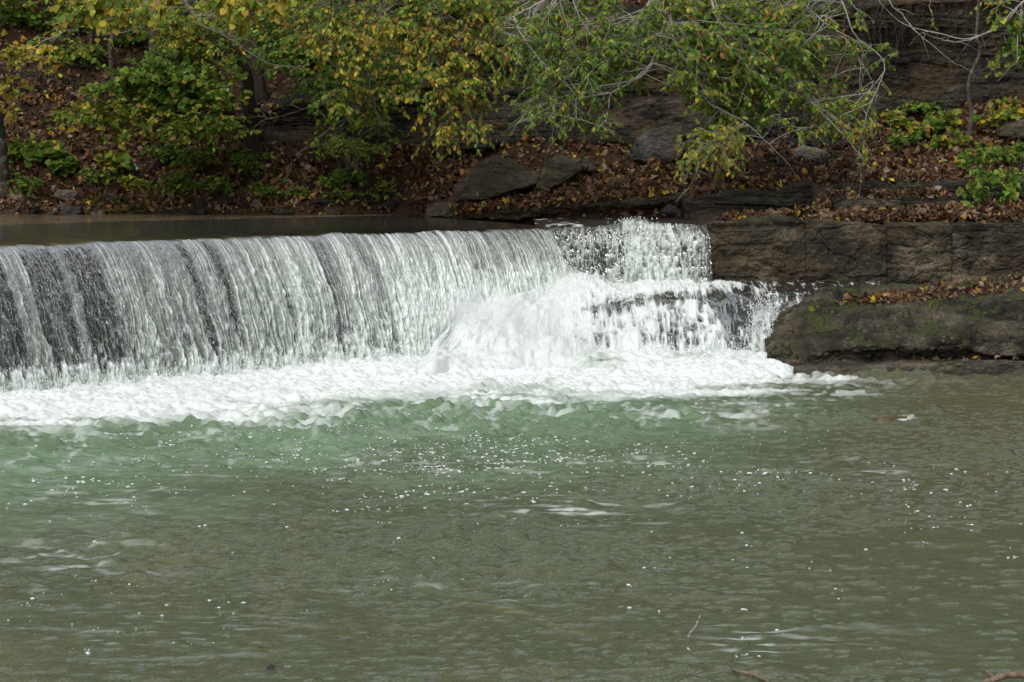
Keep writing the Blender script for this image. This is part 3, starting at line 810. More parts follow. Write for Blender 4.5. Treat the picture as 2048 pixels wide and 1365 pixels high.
polyrock('boulder', [(1952, 706), (1950, 680), (1962, 660), (1990, 650), (2160, 646), (2160, 716), (1966, 714)], 22.05, .6, M['boulder'], 'squarish grey block in front of the mossy boulder at the right edge', 'boulder', k=.35, bulge=.05, seed=143, amp=.04)
polyrock('boulder', [(1958, 645), (1972, 612), (2010, 601), (2200, 598), (2200, 650), (1970, 652)], 22.7, .8, M['boulder'], 'moss-topped step of rock at the right end of the big boulder', 'boulder', k=.9, bulge=.05, seed=144, amp=.06)
ssec = []
for px, yt, yf, yb in ((1588, 728, 738, 758), (1610, 722, 736, 757), (1680, 719, 734, 754), (1800, 717, 729, 752), (1950, 716, 724, 749), (2100, 714, 722, 747), (2350, 712, 720, 745)):
    yfb = 21.75 if px < 2000 else 21.85
    a_ = P(px, yf, yfb); b_ = P(px, yb, yfb - .02); c_ = P(px, yt, 22.5)
    ssec.append([b_ - [0, 0, .4], b_, a_ - [0, 0, .03], a_ + [0, .04, 0], c_, c_ + [0, .4, 0], c_ + [0, .4, -.5]])
slab, slabG = sweep_rock('rock_slab', ssec, 420, 110, M['shelf'], 'low flat rock slab at the water line below the mossy boulder', 'rock', lin=True, amp=.035, scale=1.6, seed=151, fine=.014)

# boulders on the bank
polyrock('boulder', [(900, 392), (912, 374), (945, 335), (965, 320), (992, 313), (1040, 330), (1088, 350), (1082, 366), (1045, 378), (1000, 392), (960, 401), (915, 402)], 28.15, .6, M['slab'], 'large tilted tan boulder slab on the leafy bank behind the dam', 'boulder', k=.9, bulge=.02, seed=161, group='boulders on the far bank', amp=.09, strat=.03, fine=.03)
polyrock('boulder', [(1066, 380), (1085, 345), (1098, 322), (1122, 315), (1168, 318), (1165, 336), (1140, 358), (1118, 370), (1092, 384)], 28.3, .5, M['slab'], 'smaller rough boulder leaning on the right of the large tan slab', 'boulder', k=.8, bulge=.03, seed=162, group='boulders on the far bank', amp=.1, strat=.04, fine=.03)
polyrock('boulder', [(1160, 340), (1166, 316), (1176, 318), (1198, 340), (1180, 345)], 28.6, .3, M['slab'], 'thin triangular stone leaning beside the rough boulder on the bank', 'boulder', k=.4, bulge=.03, seed=163, group='boulders on the far bank', amp=.03)
polyrock('boulder', [(1265, 322), (1275, 280), (1300, 258), (1340, 250), (1368, 262), (1372, 300), (1362, 325), (1300, 330)], 28.75, .6, M['grey'], 'blue-grey boulder against the foot of the cliff under drooping leaves', 'boulder', k=.5, bulge=.04, seed=164, group='boulders on the far bank', amp=.09, strat=.02, fine=.025)
polyrock('boulder', [(1585, 318), (1592, 300), (1610, 293), (1645, 298), (1665, 312), (1650, 322), (1600, 322)], 28.05, .35, M['pale'], 'pale rounded stone in the slate rubble below the cliff', 'boulder', k=.5, bulge=.05, seed=165, group='boulders on the far bank', amp=.03)
polyrock('boulder', [(885, 300), (890, 262), (925, 250), (990, 262), (1000, 290), (960, 306)], 29.7, .5, M['rock'], 'brown ledge stone at the cliff foot above the tan slab', 'boulder', k=.5, bulge=.06, seed=166, group='boulders on the far bank', amp=.06, strat=.05)
polyrock('boulder', [(2000, 275), (2010, 252), (2048, 240), (2110, 245), (2110, 280)], 28.4, .5, M['slab'], 'tan boulder half hidden by yellow seedlings at the right edge', 'boulder', k=.6, seed=167, group='boulders on the far bank')
for k_, (px, py, w_, h_, Yk, mt, lb) in enumerate([
    (132, 392, 26, 13, 29.7, 'pale', 'pale angular stone on the left bank above the water line'), (140, 424, 20, 12, 29.25, 'grey', 'grey stone at the left water edge below the pale stone'),
    (186, 376, 8, 9, 29.9, 'grey', 'small grey stone right of the pale stone on the left bank'), (222, 398, 18, 11, 29.6, 'rock', 'dark stone on the left bank beside the grass'),
    (60, 428, 16, 9, 29.25, 'rock', 'dark stone at the water edge near the far left trunk'), (20, 426, 14, 8, 29.2, 'slab', 'brown stone at the water edge in the left corner'),
    (100, 430, 14, 7, 29.2, 'grey', 'flat grey stone at the left water edge'), (195, 429, 18, 8, 29.2, 'slab', 'brown stone at the water edge left of the grass'),
    (262, 430, 16, 7, 29.2, 'grey', 'grey stone at the water edge below the grass'), (330, 430, 20, 8, 29.2, 'rock', 'dark flat stone at the water edge below the green bush'),
    (398, 421, 24, 12, 29.3, 'rock', 'dark mossy rock at the water edge under the green bush'), (448, 402, 16, 11, 29.6, 'rock', 'dark stone above the water edge right of the green bush'),
    (512, 408, 15, 12, 29.5, 'slab', 'tan wedge-shaped stone on the bank right of the green bush'), (560, 425, 26, 9, 29.25, 'rock', 'wide dark stone at the water edge below the straight trunk'),
    (664, 426, 18, 8, 29.2, 'slab', 'brown rounded stone at the water edge below the multi-stem tree'), (735, 398, 26, 11, 29.5, 'rock', 'dark slab of rock below the multi-stem tree'),
    (820, 391, 16, 9, 29.3, 'slab', 'tan stone among leaves left of the large slab'), (778, 412, 18, 11, 29.3, 'rock', 'dark stone at the water edge right of the multi-stem tree'),
    (640, 403, 18, 9, 29.6, 'rock', 'dark stone above the water edge left of the multi-stem tree'), (1340, 424, 22, 8, 27.2, 'grey', 'grey flat stone on the step beside the small fall'),
    (1467, 432, 6, 5, 26.2, 'pale', 'small white pebble on the thin wet rock step'), (1230, 372, 22, 12, 28.2, 'slab', 'tan stone on the leafy bank above the rock shelf'),
    (1700, 330, 18, 10, 27.9, 'slab', 'tan stone among leaves right of the slate rubble')]):
    a = np.linspace(0, 2 * PI, 8, endpoint=False) + rng.uniform(0, .9) + rng.normal(0, .15, 8)
    r_ = rng.uniform(.62, 1.25, 8)
    g0 = ground(px, py + h_ * .8)
    polyrock('stone', np.stack([px + w_ * r_ * np.cos(a), py + h_ * r_ * np.sin(a)], 1), g0[1] - .05 if Yk > 28.5 else Yk, w_ * .0065 * 1.6, M[mt], lb, 'stone', k=.4, group='stones along the far bank', bulge=w_ * .0016, seed=170 + k_, amp=w_ * .0035, strat=w_ * .001, n=56, m=34, fine=.012)

def leaves_on(ob, n):
    V = np.array([v.co for v in ob.data.vertices]); N = np.array([v.normal for v in ob.data.vertices])
    m = np.where((N[:, 2] > .35) & (N[:, 1] < .75))[0]
    if len(m) < 5: return []
    q = m[rng.integers(0, len(m), n)]
    return litter(V[q] + N[q] * .008 + rng.normal(0, .02, (n, 3)) * [1, 1, 0], N[q], (.1, .3, 3, 5, 85), .075, .012)
BL = []
for o_ in [o for o in COL.objects if o.name.startswith(('boulder', 'stone')) and o.type == 'MESH' and o.data.vertices[0].co.y > 27]:
    BL += leaves_on(o_, 34 if o_.name.startswith('boulder') else 6)
# slate rubble
p = P(rng.normal(1600, 55, 700), rng.normal(282, 22, 700), np.full(700, 28.6))
gp = np.array([ground(a, b) for a, b in zip(*pix(p))])
def chips(pos, size, colr):
    n = len(pos); ax = rand_unit(n); nr = unit(np.array([0, -.5, .8]) + rng.normal(0, .35, (n, 3)))
    s1 = unit(np.cross(nr, ax)); a2_ = np.cross(s1, nr)
    sz = size * rng.uniform(.4, 1.5, n)
    T = np.array([(-1, -.6, 0), (.8, -.7, 0), (1, .5, 0), (-.7, .7, 0), (-.9, -.5, .22), (.7, -.6, .22), (.9, .4, .22), (-.6, .6, .22)])
    V = pos[:, None] + sz[:, None, None] * (T[:, 0, None] * a2_[:, None] + T[:, 1, None] * s1[:, None] * .7 + T[:, 2, None] * nr[:, None])
    f = np.array([(4, 5, 6, 7), (0, 1, 5, 4), (1, 2, 6, 5), (2, 3, 7, 6), (3, 0, 4, 7), (3, 2, 1, 0)])
    return V.reshape(-1, 3), (f[None] + (np.arange(n) * 8)[:, None, None]).reshape(-1, 4)
V, Fq = chips(gp + [0, -.02, .02], .05, None)
tag(mesh('slate_rubble', V, Fq, M['grey'], smooth=False), 'heap of broken grey slate below the cliff', 'rubble', kind='stuff')

# ------------------------------------------------------------------ cascade below the small fall
cs = {835: [(735, 22.6), (738, 22.5), (740, 22.4), (742, 22.3), (744, 22.2), (750, 21.8)],
      868: [(705, 23.0), (708, 22.9), (712, 22.8), (716, 22.7), (726, 22.4), (740, 21.9)],
      905: [(655, 23.75), (668, 23.6), (682, 23.4), (695, 23.2), (707, 22.95), (734, 22.2)],
      950: [(606, 24.4), (625, 24.15), (650, 23.8), (675, 23.5), (698, 23.2), (734, 22.3)],
      1040: [(572, 25.1), (592, 24.85), (620, 24.5), (655, 24.0), (690, 23.4), (732, 22.4)],
      1130: [(550, 25.7), (568, 25.2), (590, 24.8), (625, 24.4), (676, 23.8), (728, 22.6)],
      1200: [(556, 25.75), (575, 25.1), (596, 24.5), (622, 24.1), (664, 23.75), (708, 23.3)],
      1300: [(560, 25.75), (578, 25.1), (596, 24.4), (622, 23.95), (665, 23.65), (710, 23.35)],
      1400: [(563, 25.75), (582, 25.1), (600, 24.4), (630, 23.95), (672, 23.7), (711, 23.4)],
      1450: [(566, 25.75), (585, 25.1), (606, 24.4), (640, 24.1), (678, 23.85), (714, 23.4)],
      1500: [(568, 25.7), (586, 25.1), (606, 24.55), (636, 24.25), (672, 24.0), (710, 23.5)],
      1545: [(569, 25.65), (585, 25.1), (602, 24.7), (626, 24.4), (660, 24.1), (704, 23.5)],
      1620: [(570, 25.6), (582, 25.2), (594, 24.9), (610, 24.6), (640, 24.3), (690, 23.9)],
      1760: [(570, 25.6), (578, 25.3), (586, 25.05), (600, 24.8), (630, 24.5), (690, 24.1)]}
nu3, nv3 = 760, 300
CS = np.stack([P(np.full(6, k), [a for a, b in v], [b for a, b in v]) for k, v in cs.items()])
CS = np.concatenate([CS, CS[:, -1:] * 1]+[], 1); CS[:, -1, 1] -= .35; CS[:, -1, 2] = -.3
ku = np.array(list(cs)); fu = np.interp(np.linspace(835, 1760, nu3), ku, np.arange(len(ku)))
Cq = cr(CS, 1300); Cq = np.stack([[np.interp(fu, np.linspace(0, len(ku) - 1, 1300), Cq[:, j, c]) for c in range(3)] for j in range(7)], 0).transpose(2, 0, 1)
CG = np.swapaxes(cr(np.swapaxes(Cq, 0, 1), nv3), 0, 1)
_q = fbm(CG[..., 0] * 1.6, CG[..., 1] * 1.2, o=3, s=206); CG[..., 1] += .22 * _q * ss(0, .25, np.linspace(0, 1, nv3))[None]; CG[..., 2] += .10 * fbm(CG[..., 0] * 2.2, CG[..., 1] * 2, o=3, s=207) * (ss(0, .2, np.linspace(0, 1, nv3)) * ss(1, .8, np.linspace(0, 1, nv3)))[None]
CN = upn(CG)
cpx, cpy = pix(CG)
tag(mesh('cascade_rock', (CG - CN * .07 - np.array([0, -.03, .02]) - np.array([0, 0, .4]) * ss(1060, 960, cpx)[..., None]).reshape(-1, 3), gridfaces(nu3, nv3), M['rock_wet']), kind='structure', label='dark rock under the cascade', cat='rock')
x, y, z = CG[..., 0], CG[..., 1], CG[..., 2]
vv = np.linspace(0, 1, nv3)[None] + 0 * x
Lc = fbm(x * 3, vv * 6, y * .5, 4, 201); Lf = fbm(x * 13, vv * 16, y, 4, 202); st = ridge(vn(x * 17, vv * 5, s=203)); st2 = ridge(vn(x * 36, vv * 14, s=204))
# how white each place of the cascade is
def blob(px, py, rx, ry, rot=0.):
    c, s_ = math.cos(rot), math.sin(rot)
    a = (cpx - px) * c + (cpy - py) * s_; b = -(cpx - px) * s_ + (cpy - py) * c
    return np.exp(-((a / rx) ** 2 + (b / ry) ** 2) ** 1.3)
wh = np.interp(cpx, [840, 1120, 1180, 1380, 1440, 1500, 1560, 1650], [1.25, 1.2, 1.0, .88, .75, .45, .15, .0])
wh = wh + .35 * ss(690, 712, cpy) * ss(1600, 1500, cpx)
wh = wh - (.6 + .9 * Lf) * blob(1235, 617, 95, 11, -.1) - (.75 + .9 * Lf) * blob(1370, 604, 90, 12, .02) - .8 * blob(1445, 625, 30, 40, -.35) - .5 * blob(1478, 650, 40, 52) + .7 * blob(1528, 655, 20, 50, .5) + .4 * blob(1430, 690, 25, 50)
wh = wh + .5 * (st2 - .35) * blob(1480, 655, 60, 60)
wh = wh + .35 * blob(1330, 580, 150, 12) - .45 * blob(1355, 680, 45, 30) - .25 * blob(1175, 690, 40, 25) - .25 * blob(905, 660, 22, 20)
tex = .5 * Lf + .3 * (st - .4) + .25 * (st2 - .4) + .25 * Lc
fcs = np.clip(ss(.12, .75, wh * .8 + tex * np.interp(wh, [.3, 1.2], [1.25, .7])), 0, 1) * .97
hgt_ = (.05 + .10 * np.clip(wh, 0, 1.2)) * Lc + .035 * Lf + .02 * st * (vv > .4) + .015 * st2
billow = ss(1190, 1090, cpx)
bl = .13 * Lc + .07 * fbm(x * 7, vv * 7, y, 3, 205) + .025 * Lf
end_ = ss(.95, .75, vv) * ss(835, 872, cpx)
calmc = .25 + .75 * ss(.1, .7, wh)
hgt_ = (hgt_ * calmc * (1 - billow) + bl * billow) * end_ + .03 * end_
spl = 0 * x
wh = wh - .45 * billow * ss(.1, .5, fbm(cpx * .018, cpy * .035, o=3, s=208))
tex = .5 * Lf + (.3 * (st - .4) + .25 * (st2 - .4)) * (1 - .85 * billow) + .25 * Lc
fcs = np.clip(ss(.12, .75, wh * .8 + tex * np.interp(wh, [.3, 1.2], [1.25, .7])), 0, 1) * .97
CGd = CG + CN * (hgt_ + spl)[..., None] + np.array([0, -.02, .02])
tag(mesh('cascade', CGd.reshape(-1, 3), gridfaces(nu3, nv3), M['cascade'], {'foam': fcs.ravel(), 'clear': np.zeros(fcs.size), 'dens': np.full(fcs.size, .3)}), 'churning white cascade between dam and boulder', 'cascade', kind='structure')

# ------------------------------------------------------------------ pool
def spaced(a, b, fa, fb, step, coarse):
    m = np.arange(fa, fb, step)
    lo = fa - np.cumsum(np.geomspace(step, coarse, 40)); lo = lo[lo > a][::-1]
    hi = fb + np.cumsum(np.geomspace(step, coarse, 40)); hi = hi[hi < b]
    return np.concatenate([[a], lo, m, hi, [b]])
px_ = spaced(-40, 40, -7.0, 7.0, .018, 3.0); py_ = spaced(-12, 26, 8.6, 23.6, .02, 1.5)
X, Yg = np.meshgrid(px_, py_, indexing='ij')
ed = np.array([(-2200, 1000), (-400, 900), (0, 868), (300, 852), (450, 838), (620, 820), (760, 803), (900, 800), (1050, 803), (1200, 803), (1350, 806), (1500, 800), (1590, 780), (1640, 760), (1720, 748), (1800, 735)], float)
EW = PZ(ed[:, 0], ed[:, 1]); Ye = np.interp(X, EW[:, 0], EW[:, 1])
Ye = np.where(X > EW[-1, 0], 22.6, Ye)
qx, qy = pix(np.stack([X, Yg, 0 * X], -1))
n_a = fbm(X * 1.3, Yg * 1.1, o=4, s=301); n_b = fbm(X * 5, Yg * 4, o=4, s=302); n_c = fbm(X * 16, Yg * 11, o=3, s=303)
e_ = (Yg - Ye)
n_s = fbm(X * .9 + .4 * n_a, Yg * 3.4, o=4, s=317)
fm = ss(-.8, 1.15, e_ + .9 * n_a + 1.5 * n_s + .6 * n_b + .7 * n_c)
fm = fm * ss(-2.4, -.3, e_ + .8 * n_b) ** .5
# streaks and rafts of foam drifting beyond the edge
lace = ss(.42, .8, ridge(fbm(X * 3.2 + .5 * n_b, Yg * 2.2, o=3, s=304) * 1.2) * .75 + .35 * n_c + .3 * n_a)
drift = ss(-3.2, -.2, e_) * ss(2100, 1300, qx) * .9
fm = np.maximum(fm, lace * drift * .85)
far = ss(23.2, 21.8, Yg) 
mid = np.exp(-((qx - 1040) / 160) ** 2) * ss(760, 785, qy) * ss(830, 800, qy)
fm = fm * (1 - .45 * mid * ss(-.1, .35, n_b))
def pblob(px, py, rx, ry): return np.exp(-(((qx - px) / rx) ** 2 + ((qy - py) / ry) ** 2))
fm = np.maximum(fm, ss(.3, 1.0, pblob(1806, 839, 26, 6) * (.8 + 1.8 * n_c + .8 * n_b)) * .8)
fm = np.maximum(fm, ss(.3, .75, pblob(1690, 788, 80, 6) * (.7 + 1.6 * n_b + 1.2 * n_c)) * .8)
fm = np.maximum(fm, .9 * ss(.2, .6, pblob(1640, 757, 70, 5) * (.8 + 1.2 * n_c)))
dk = pblob(1205, 742, 45, 7) + .8 * pblob(1385, 732, 55, 6) + .6 * pblob(1100, 768, 22, 6) + .6 * pblob(975, 770, 20, 8) + .5 * pblob(1480, 735, 30, 5)
fm = np.clip(fm - dk * (.55 + .8 * n_c), 0, 1)
fm = fm * (1 - ss(1600, 1680, qx) * ss(0, 1, (qy < 760) * 1.))
fm = fm * (1 - .55 * ss(1.2, -.4, e_) * ss(-.15, .35, n_b * .7 + n_c * .6 - .3 * n_s))
foamz = ss(-.8, .9, e_ + .5 * n_a)
glint_lines = ss(.70, .93, ridge(fbm(X * 1.3 + .25 * n_b, Yg * 8.5 + .5 * n_a, o=3, s=320) * 1.15)) * ss(-.25, .3, fbm(X * 4, Yg * 14, o=2, s=321))  # sky glints on the ripples, painted as white streaks into the foam mask
glint_zone = sum(w_ * pblob(a_, b_, c_, d_) for a_, b_, c_, d_, w_ in ((1170, 1022, 190, 32, 1), (230, 985, 170, 40, .7), (150, 1130, 170, 50, .7), (1500, 1290, 70, 45, .9), (960, 1190, 260, 30, .6), (1180, 930, 240, 18, .8), (1700, 940, 160, 20, .6), (1620, 1280, 200, 30, .35), (300, 1270, 260, 50, .5), (620, 930, 300, 25, .6)))
fm = np.maximum(fm, .62 * glint_lines * np.clip(glint_zone, 0, 1))
# real waves
w1 = fbm(X * 2.3 + .3 * n_a, Yg * 5.5, o=3, s=311); w2 = fbm(X * 6, Yg * 15 + .6 * n_a, o=2, s=312); w3 = vn(X * 13, Yg * 32 + n_b, s=313)
calm = np.clip(.85 + 1.5 * fbm(X * .55, Yg * .5, o=3, s=316), .45, 2.0)
Zp = calm * (.030 * w1 + .030 * w2 + .012 * w3 + .010 * ridge(vn(X * 4.5 + .8 * n_a, Yg * 12 + .8 * n_b, s=319))) * (1 - .55 * foamz) * (.8 + 1.2 * ss(-4, 0, e_))
Zp = Zp + foamz * (.05 * n_a + .045 * n_b + .03 * n_c + .014 * fbm(X * 34, Yg * 24, o=2, s=318))
step = ss(1110, 1200, qx + 40 * n_b) * ss(1600, 1430, qx) * ss(762, 742, qy + 6 * n_b)
Zp = Zp + .09 * step
Zp = np.where(Yg > 23.7, Zp - .3, Zp)
aer = ss(-7.0, -1.6, e_ + .9 * n_a) * ss(1900, 1150, qx + 150 * n_a) * .95
aer = np.maximum(aer, .3 * ss(-7, -2, e_ + n_a) * ss(1500, 900, qx)) + .1 * n_b
aer = np.clip(aer * (.95 + .3 * n_a) + .22 * n_s * ss(.05, .3, aer), 0, 1)
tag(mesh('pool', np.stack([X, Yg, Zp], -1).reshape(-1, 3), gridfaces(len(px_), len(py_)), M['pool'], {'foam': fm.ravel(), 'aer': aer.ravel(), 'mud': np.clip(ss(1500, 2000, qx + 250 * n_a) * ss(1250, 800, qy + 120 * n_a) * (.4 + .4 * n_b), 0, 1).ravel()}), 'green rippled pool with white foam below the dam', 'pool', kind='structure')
gx = np.linspace(-45, 45, 300); gy = np.linspace(-14, 27, 300); Xb, Yb = np.meshgrid(gx, gy, indexing='ij')
Zb = -.42 + .12 * fbm(Xb * .8, Yb * .8, o=4, s=321) + .28 * ss(18.5, 21.6, Yb) * ss(2.2, 4.2, Xb)
tag(mesh('river_bed', np.stack([Xb, Yb, Zb], -1).reshape(-1, 3), gridfaces(300, 300), M['bed']), kind='structure', label='yellow brown bed under the pool', cat='river bed')
# far reaching ground under everything
g = 400.0
tag(mesh('ground', [(-g, -g, -1.2), (g, -g, -1.2), (g, g, -1.2), (-g, g, -1.2)], np.array([[0, 1, 2, 3]]), M['soil']), kind='structure', label='ground', cat='ground')

# ------------------------------------------------------------------ flecks and spray
def ico():
    t_ = (1 + 5 ** .5) / 2
    v = unit(np.array([(-1, t_, 0), (1, t_, 0), (-1, -t_, 0), (1, -t_, 0), (0, -1, t_), (0, 1, t_), (0, -1, -t_), (0, 1, -t_), (t_, 0, -1), (t_, 0, 1), (-t_, 0, -1), (-t_, 0, 1)], float))
    f = np.array([(0, 11, 5), (0, 5, 1), (0, 1, 7), (0, 7, 10), (0, 10, 11), (1, 5, 9), (5, 11, 4), (11, 10, 2), (10, 7, 6), (7, 1, 8), (3, 9, 4), (3, 4, 2), (3, 2, 6), (3, 6, 8), (3, 8, 9), (4, 9, 5), (2, 4, 11), (6, 2, 10), (8, 6, 7), (9, 8, 1)])
    return v, f
IV, IF = ico()
def balls(pos, sc3):
    n = len(pos)
    V = pos[:, None] + IV[None] * sc3[:, None]
    return V.reshape(-1, 3), (IF[None] + (np.arange(n) * 12)[:, None, None]).reshape(-1, 3)
def pz_at(p):
    i = np.clip(np.searchsorted(px_, p[:, 0]), 0, len(px_) - 1); j = np.clip(np.searchsorted(py_, p[:, 1]), 0, len(py_) - 1)
    return Zp[i, j]
fl = []
for cx_, cy_, sx_, sy_, n_ in ((620, 880, 260, 26, 420), (850, 905, 200, 22, 330), (900, 940, 220, 16, 170), (1100, 905, 120, 18, 160), (1250, 925, 110, 14, 120), (1330, 985, 130, 12, 60), (1560, 950, 60, 8, 60), (1700, 960, 160, 20, 60),
                               (1870, 1045, 90, 26, 70), (1960, 945, 60, 8, 25), (800, 1010, 130, 30, 80), (930, 1000, 130, 18, 70), (200, 1010, 150, 30, 70), (120, 950, 120, 26, 60), (170, 1200, 110, 30, 60), (220, 1290, 140, 30, 40),
                               (600, 1260, 160, 50, 40), (950, 1140, 300, 60, 60), (1550, 1150, 200, 60, 40), (1500, 1290, 45, 25, 14), (400, 930, 260, 30, 130), (1024, 1050, 700, 140, 150)):
    q = np.stack([rng.normal(cx_, sx_, n_), rng.normal(cy_, sy_, n_)], 1)
    # clumps
    m = rng.random(n_) < .7
    q[m] = q[rng.integers(0, max(4, n_ // 4), m.sum())] + rng.normal(0, 1, (m.sum(), 2)) * [17, 2.6]
    fl.append(q)
q = np.concatenate(fl); q = q[(q[:, 1] > 815) & (q[:, 1] < 1400)]
W = PZ(q[:, 0], q[:, 1])
W = W[(q[:, 1] < 1000) | (rng.random(len(W)) < .6)]; ext = W[rng.random(len(W)) < .3]; ext = np.repeat(ext, 2, 0); ext = ext + rng.normal(0, .011, ext.shape) * [1.3, 1.3, 0]
tq = np.stack([rng.normal(780, 420, 2600), np.abs(rng.normal(0, 55, 2600)) + 845 + rng.normal(0, 10, 2600)], 1); tq = tq[tq[:, 0] < 1750]; tw = PZ(tq[:, 0], tq[:, 1])
ntiny = len(tw); W = np.concatenate([W, ext, tw]); W[:, 2] = pz_at(W)
r_ = np.clip(rng.lognormal(math.log(.0046), .55, len(W)), .0018, .012); r_[-ntiny:] *= .55; r_ = r_ * np.interp(W[:, 1], [9, 14], [.72, 1])
s3 = np.stack([r_ * rng.uniform(.9, 1.6, len(W)), r_ * 1.1, r_ * .75], 1)
V, Ff = balls(W, s3)
tag(mesh('foam_flecks', V, Ff, M['foam']), 'white foam bubbles drifting on the pool', 'foam', kind='stuff')

sp = []; ss_ = []
# spray along the foot of the main fall
n_ = 5200
i = rng.integers(1200, nu, n_); b = FG[i, -12]
h_ = rng.exponential(.07, n_); off = rng.normal(.02, .12, n_)
sp.append(np.stack([b[:, 0] + DN[i, 0] * off, b[:, 1] + DN[i, 1] * off, h_], 1)); ss_.append(rng.uniform(.002, .0075, n_))
# droplets leaving the sheet
n_ = 1800
i = rng.integers(1200, nu, n_); j = na + (nf * rng.uniform(.1, 1, n_) ** .8 * .99).astype(int)
b = FG[i, j]; off = rng.exponential(.02, n_)
sp.append(np.stack([b[:, 0] + DN[i, 0] * off, b[:, 1] + DN[i, 1] * off, b[:, 2]], 1)); ss_.append(rng.uniform(.0015, .0036, n_))
# cascade spray
def cspray(n, pxr, pyr, up, sz):
    q = np.stack([rng.uniform(*pxr, n), rng.uniform(*pyr, n)], 1)
    ii = np.clip(((q[:, 0] - 835) / 925 * nu3).astype(int), 0, nu3 - 1)
    jj = np.abs(cpy[ii] - q[:, 1:2]).argmin(1)
    p_ = CGd[ii, jj] + CN[ii, jj] * rng.exponential(up, n)[:, None] + rng.normal(0, .02, (n, 3))
    p_[:, 2] += rng.exponential(up * .6, n)
    sp.append(p_); ss_.append(rng.uniform(.002, sz, n))
cspray(2600, (890, 1200), (548, 720), .05, .0055); cspray(1000, (1130, 1440), (600, 725), .03, .005)
cspray(1300, (1495, 1560), (620, 720), .05, .007); cspray(900, (1110, 1410), (548, 566), .08, .007); cspray(1200, (1150, 1580), (700, 735), .04, .008)
# side fall
n_ = 500; i = rng.integers(0, nu2 - 20, n_); j = rng.integers(0, nf2, n_)
sp.append(G2[i, j] + np.stack([rng.normal(0, .02, n_), -rng.exponential(.04, n_), rng.normal(0, .02, n_)], 1)); ss_.append(rng.uniform(.0015, .004, n_))
n_ = 260; sp.append(P(rng.normal(1268, 18, n_), rng.normal(446, 5, n_), rng.normal(25.75, .08, n_))); ss_.append(rng.uniform(.002, .008, n_))
p = np.concatenate(sp); r_ = np.concatenate(ss_)
V, Ff = balls(p, np.stack([r_, r_, r_ * rng.uniform(1, 2.2, len(r_))], 1))
tag(mesh('spray', V, Ff, M['foam']), 'white spray droplets thrown up by the falls', 'spray', kind='stuff')

# ------------------------------------------------------------------ mist over the plunge
def mist_mat():
    t = NT('mist_air'); g = t.n('ShaderNodeTexCoord')
    ln = t.n('ShaderNodeVectorMath', operation='LENGTH'); t.l(g.outputs['Object'], ln.inputs[0])
    f = t.ramp(ln.outputs['Value'], [(.15, (1, 1, 1)), (.95, (0, 0, 0))])
    nz = t.ramp(t.noise(2.6, 4, .6, t.coord((1, 1, 1.6)), .6), [(.36, (0, 0, 0)), (.66, (1, 1, 1))])
    v = t.n('ShaderNodeVolumePrincipled'); v.inputs['Color'].default_value = (.97, .98, .98, 1); v.inputs['Anisotropy'].default_value = .1
    t.l(t.math('MULTIPLY', t.math('MULTIPLY', f, nz), 1.7), v.inputs['Density'])
    t.l(v.outputs[0], t.out.inputs['Volume']); return t.m
M['mist'] = mist_mat()
def mist(px, py, Y, rad, label):
    uu, vv_ = np.meshgrid(np.linspace(0, PI, 20), np.linspace(0, 2 * PI, 32, endpoint=False), indexing='ij')
    V = np.stack([np.sin(uu) * np.cos(vv_), np.sin(uu) * np.sin(vv_), np.cos(uu)], -1).reshape(-1, 3)
    o = mesh('mist', V, gridfaces(20, 32, True), M['mist']); o.location = Vector(P(px, py, Y)); o.scale = rad
    return tag(o, label, 'mist', kind='stuff')
mist(980, 640, 23.7, (1.35, .75, .55), 'white mist hanging over the plunge at the right end of the dam')
mist(1120, 575, 24.9, (.75, .5, .3), 'white mist at the foot of the small side fall')

# ------------------------------------------------------------------ trees
def limbs_from(skel, poly, yr, n, arch, k=12, near=25, up=-20.):
    """curved limbs growing from the nearest parts of a tree's main limbs towards targets spread through a region"""
    q = inpoly(n, poly); tg = P(q[:, 0], q[:, 1], rng.uniform(*yr, n))
    D = np.linalg.norm((skel[None] - tg[:, None]) * np.array([1, .6, 1.]), axis=-1) + rng.uniform(0, .25, (n, len(skel)))
    D = D + 1.2 * np.clip(tg[:, None, 2] + .05 - skel[None, :, 2], 0, 9)      # prefer to start higher than the target
    D = np.where(D < .25, 3 + D, D)
    o = np.argsort(D, 1)[:, :near]
    s0 = skel[o[np.arange(n), rng.integers(0, near, n)]]
    L = np.linalg.norm(tg - s0, axis=1)
    mid = s0 * .5 + tg * .5; mid[:, 2] += arch * L * rng.uniform(.2, 1.3, n)
    mid += rng.normal(0, .06, mid.shape) * L[:, None]
    t = np.linspace(0, 1, k)[None, :, None]
    c = (1 - t) ** 2 * s0[:, None] + 2 * t * (1 - t) * mid[:, None] + t * t * tg[:, None]
    return c + np.cumsum(rng.normal(0, .010, c.shape), 1) * t

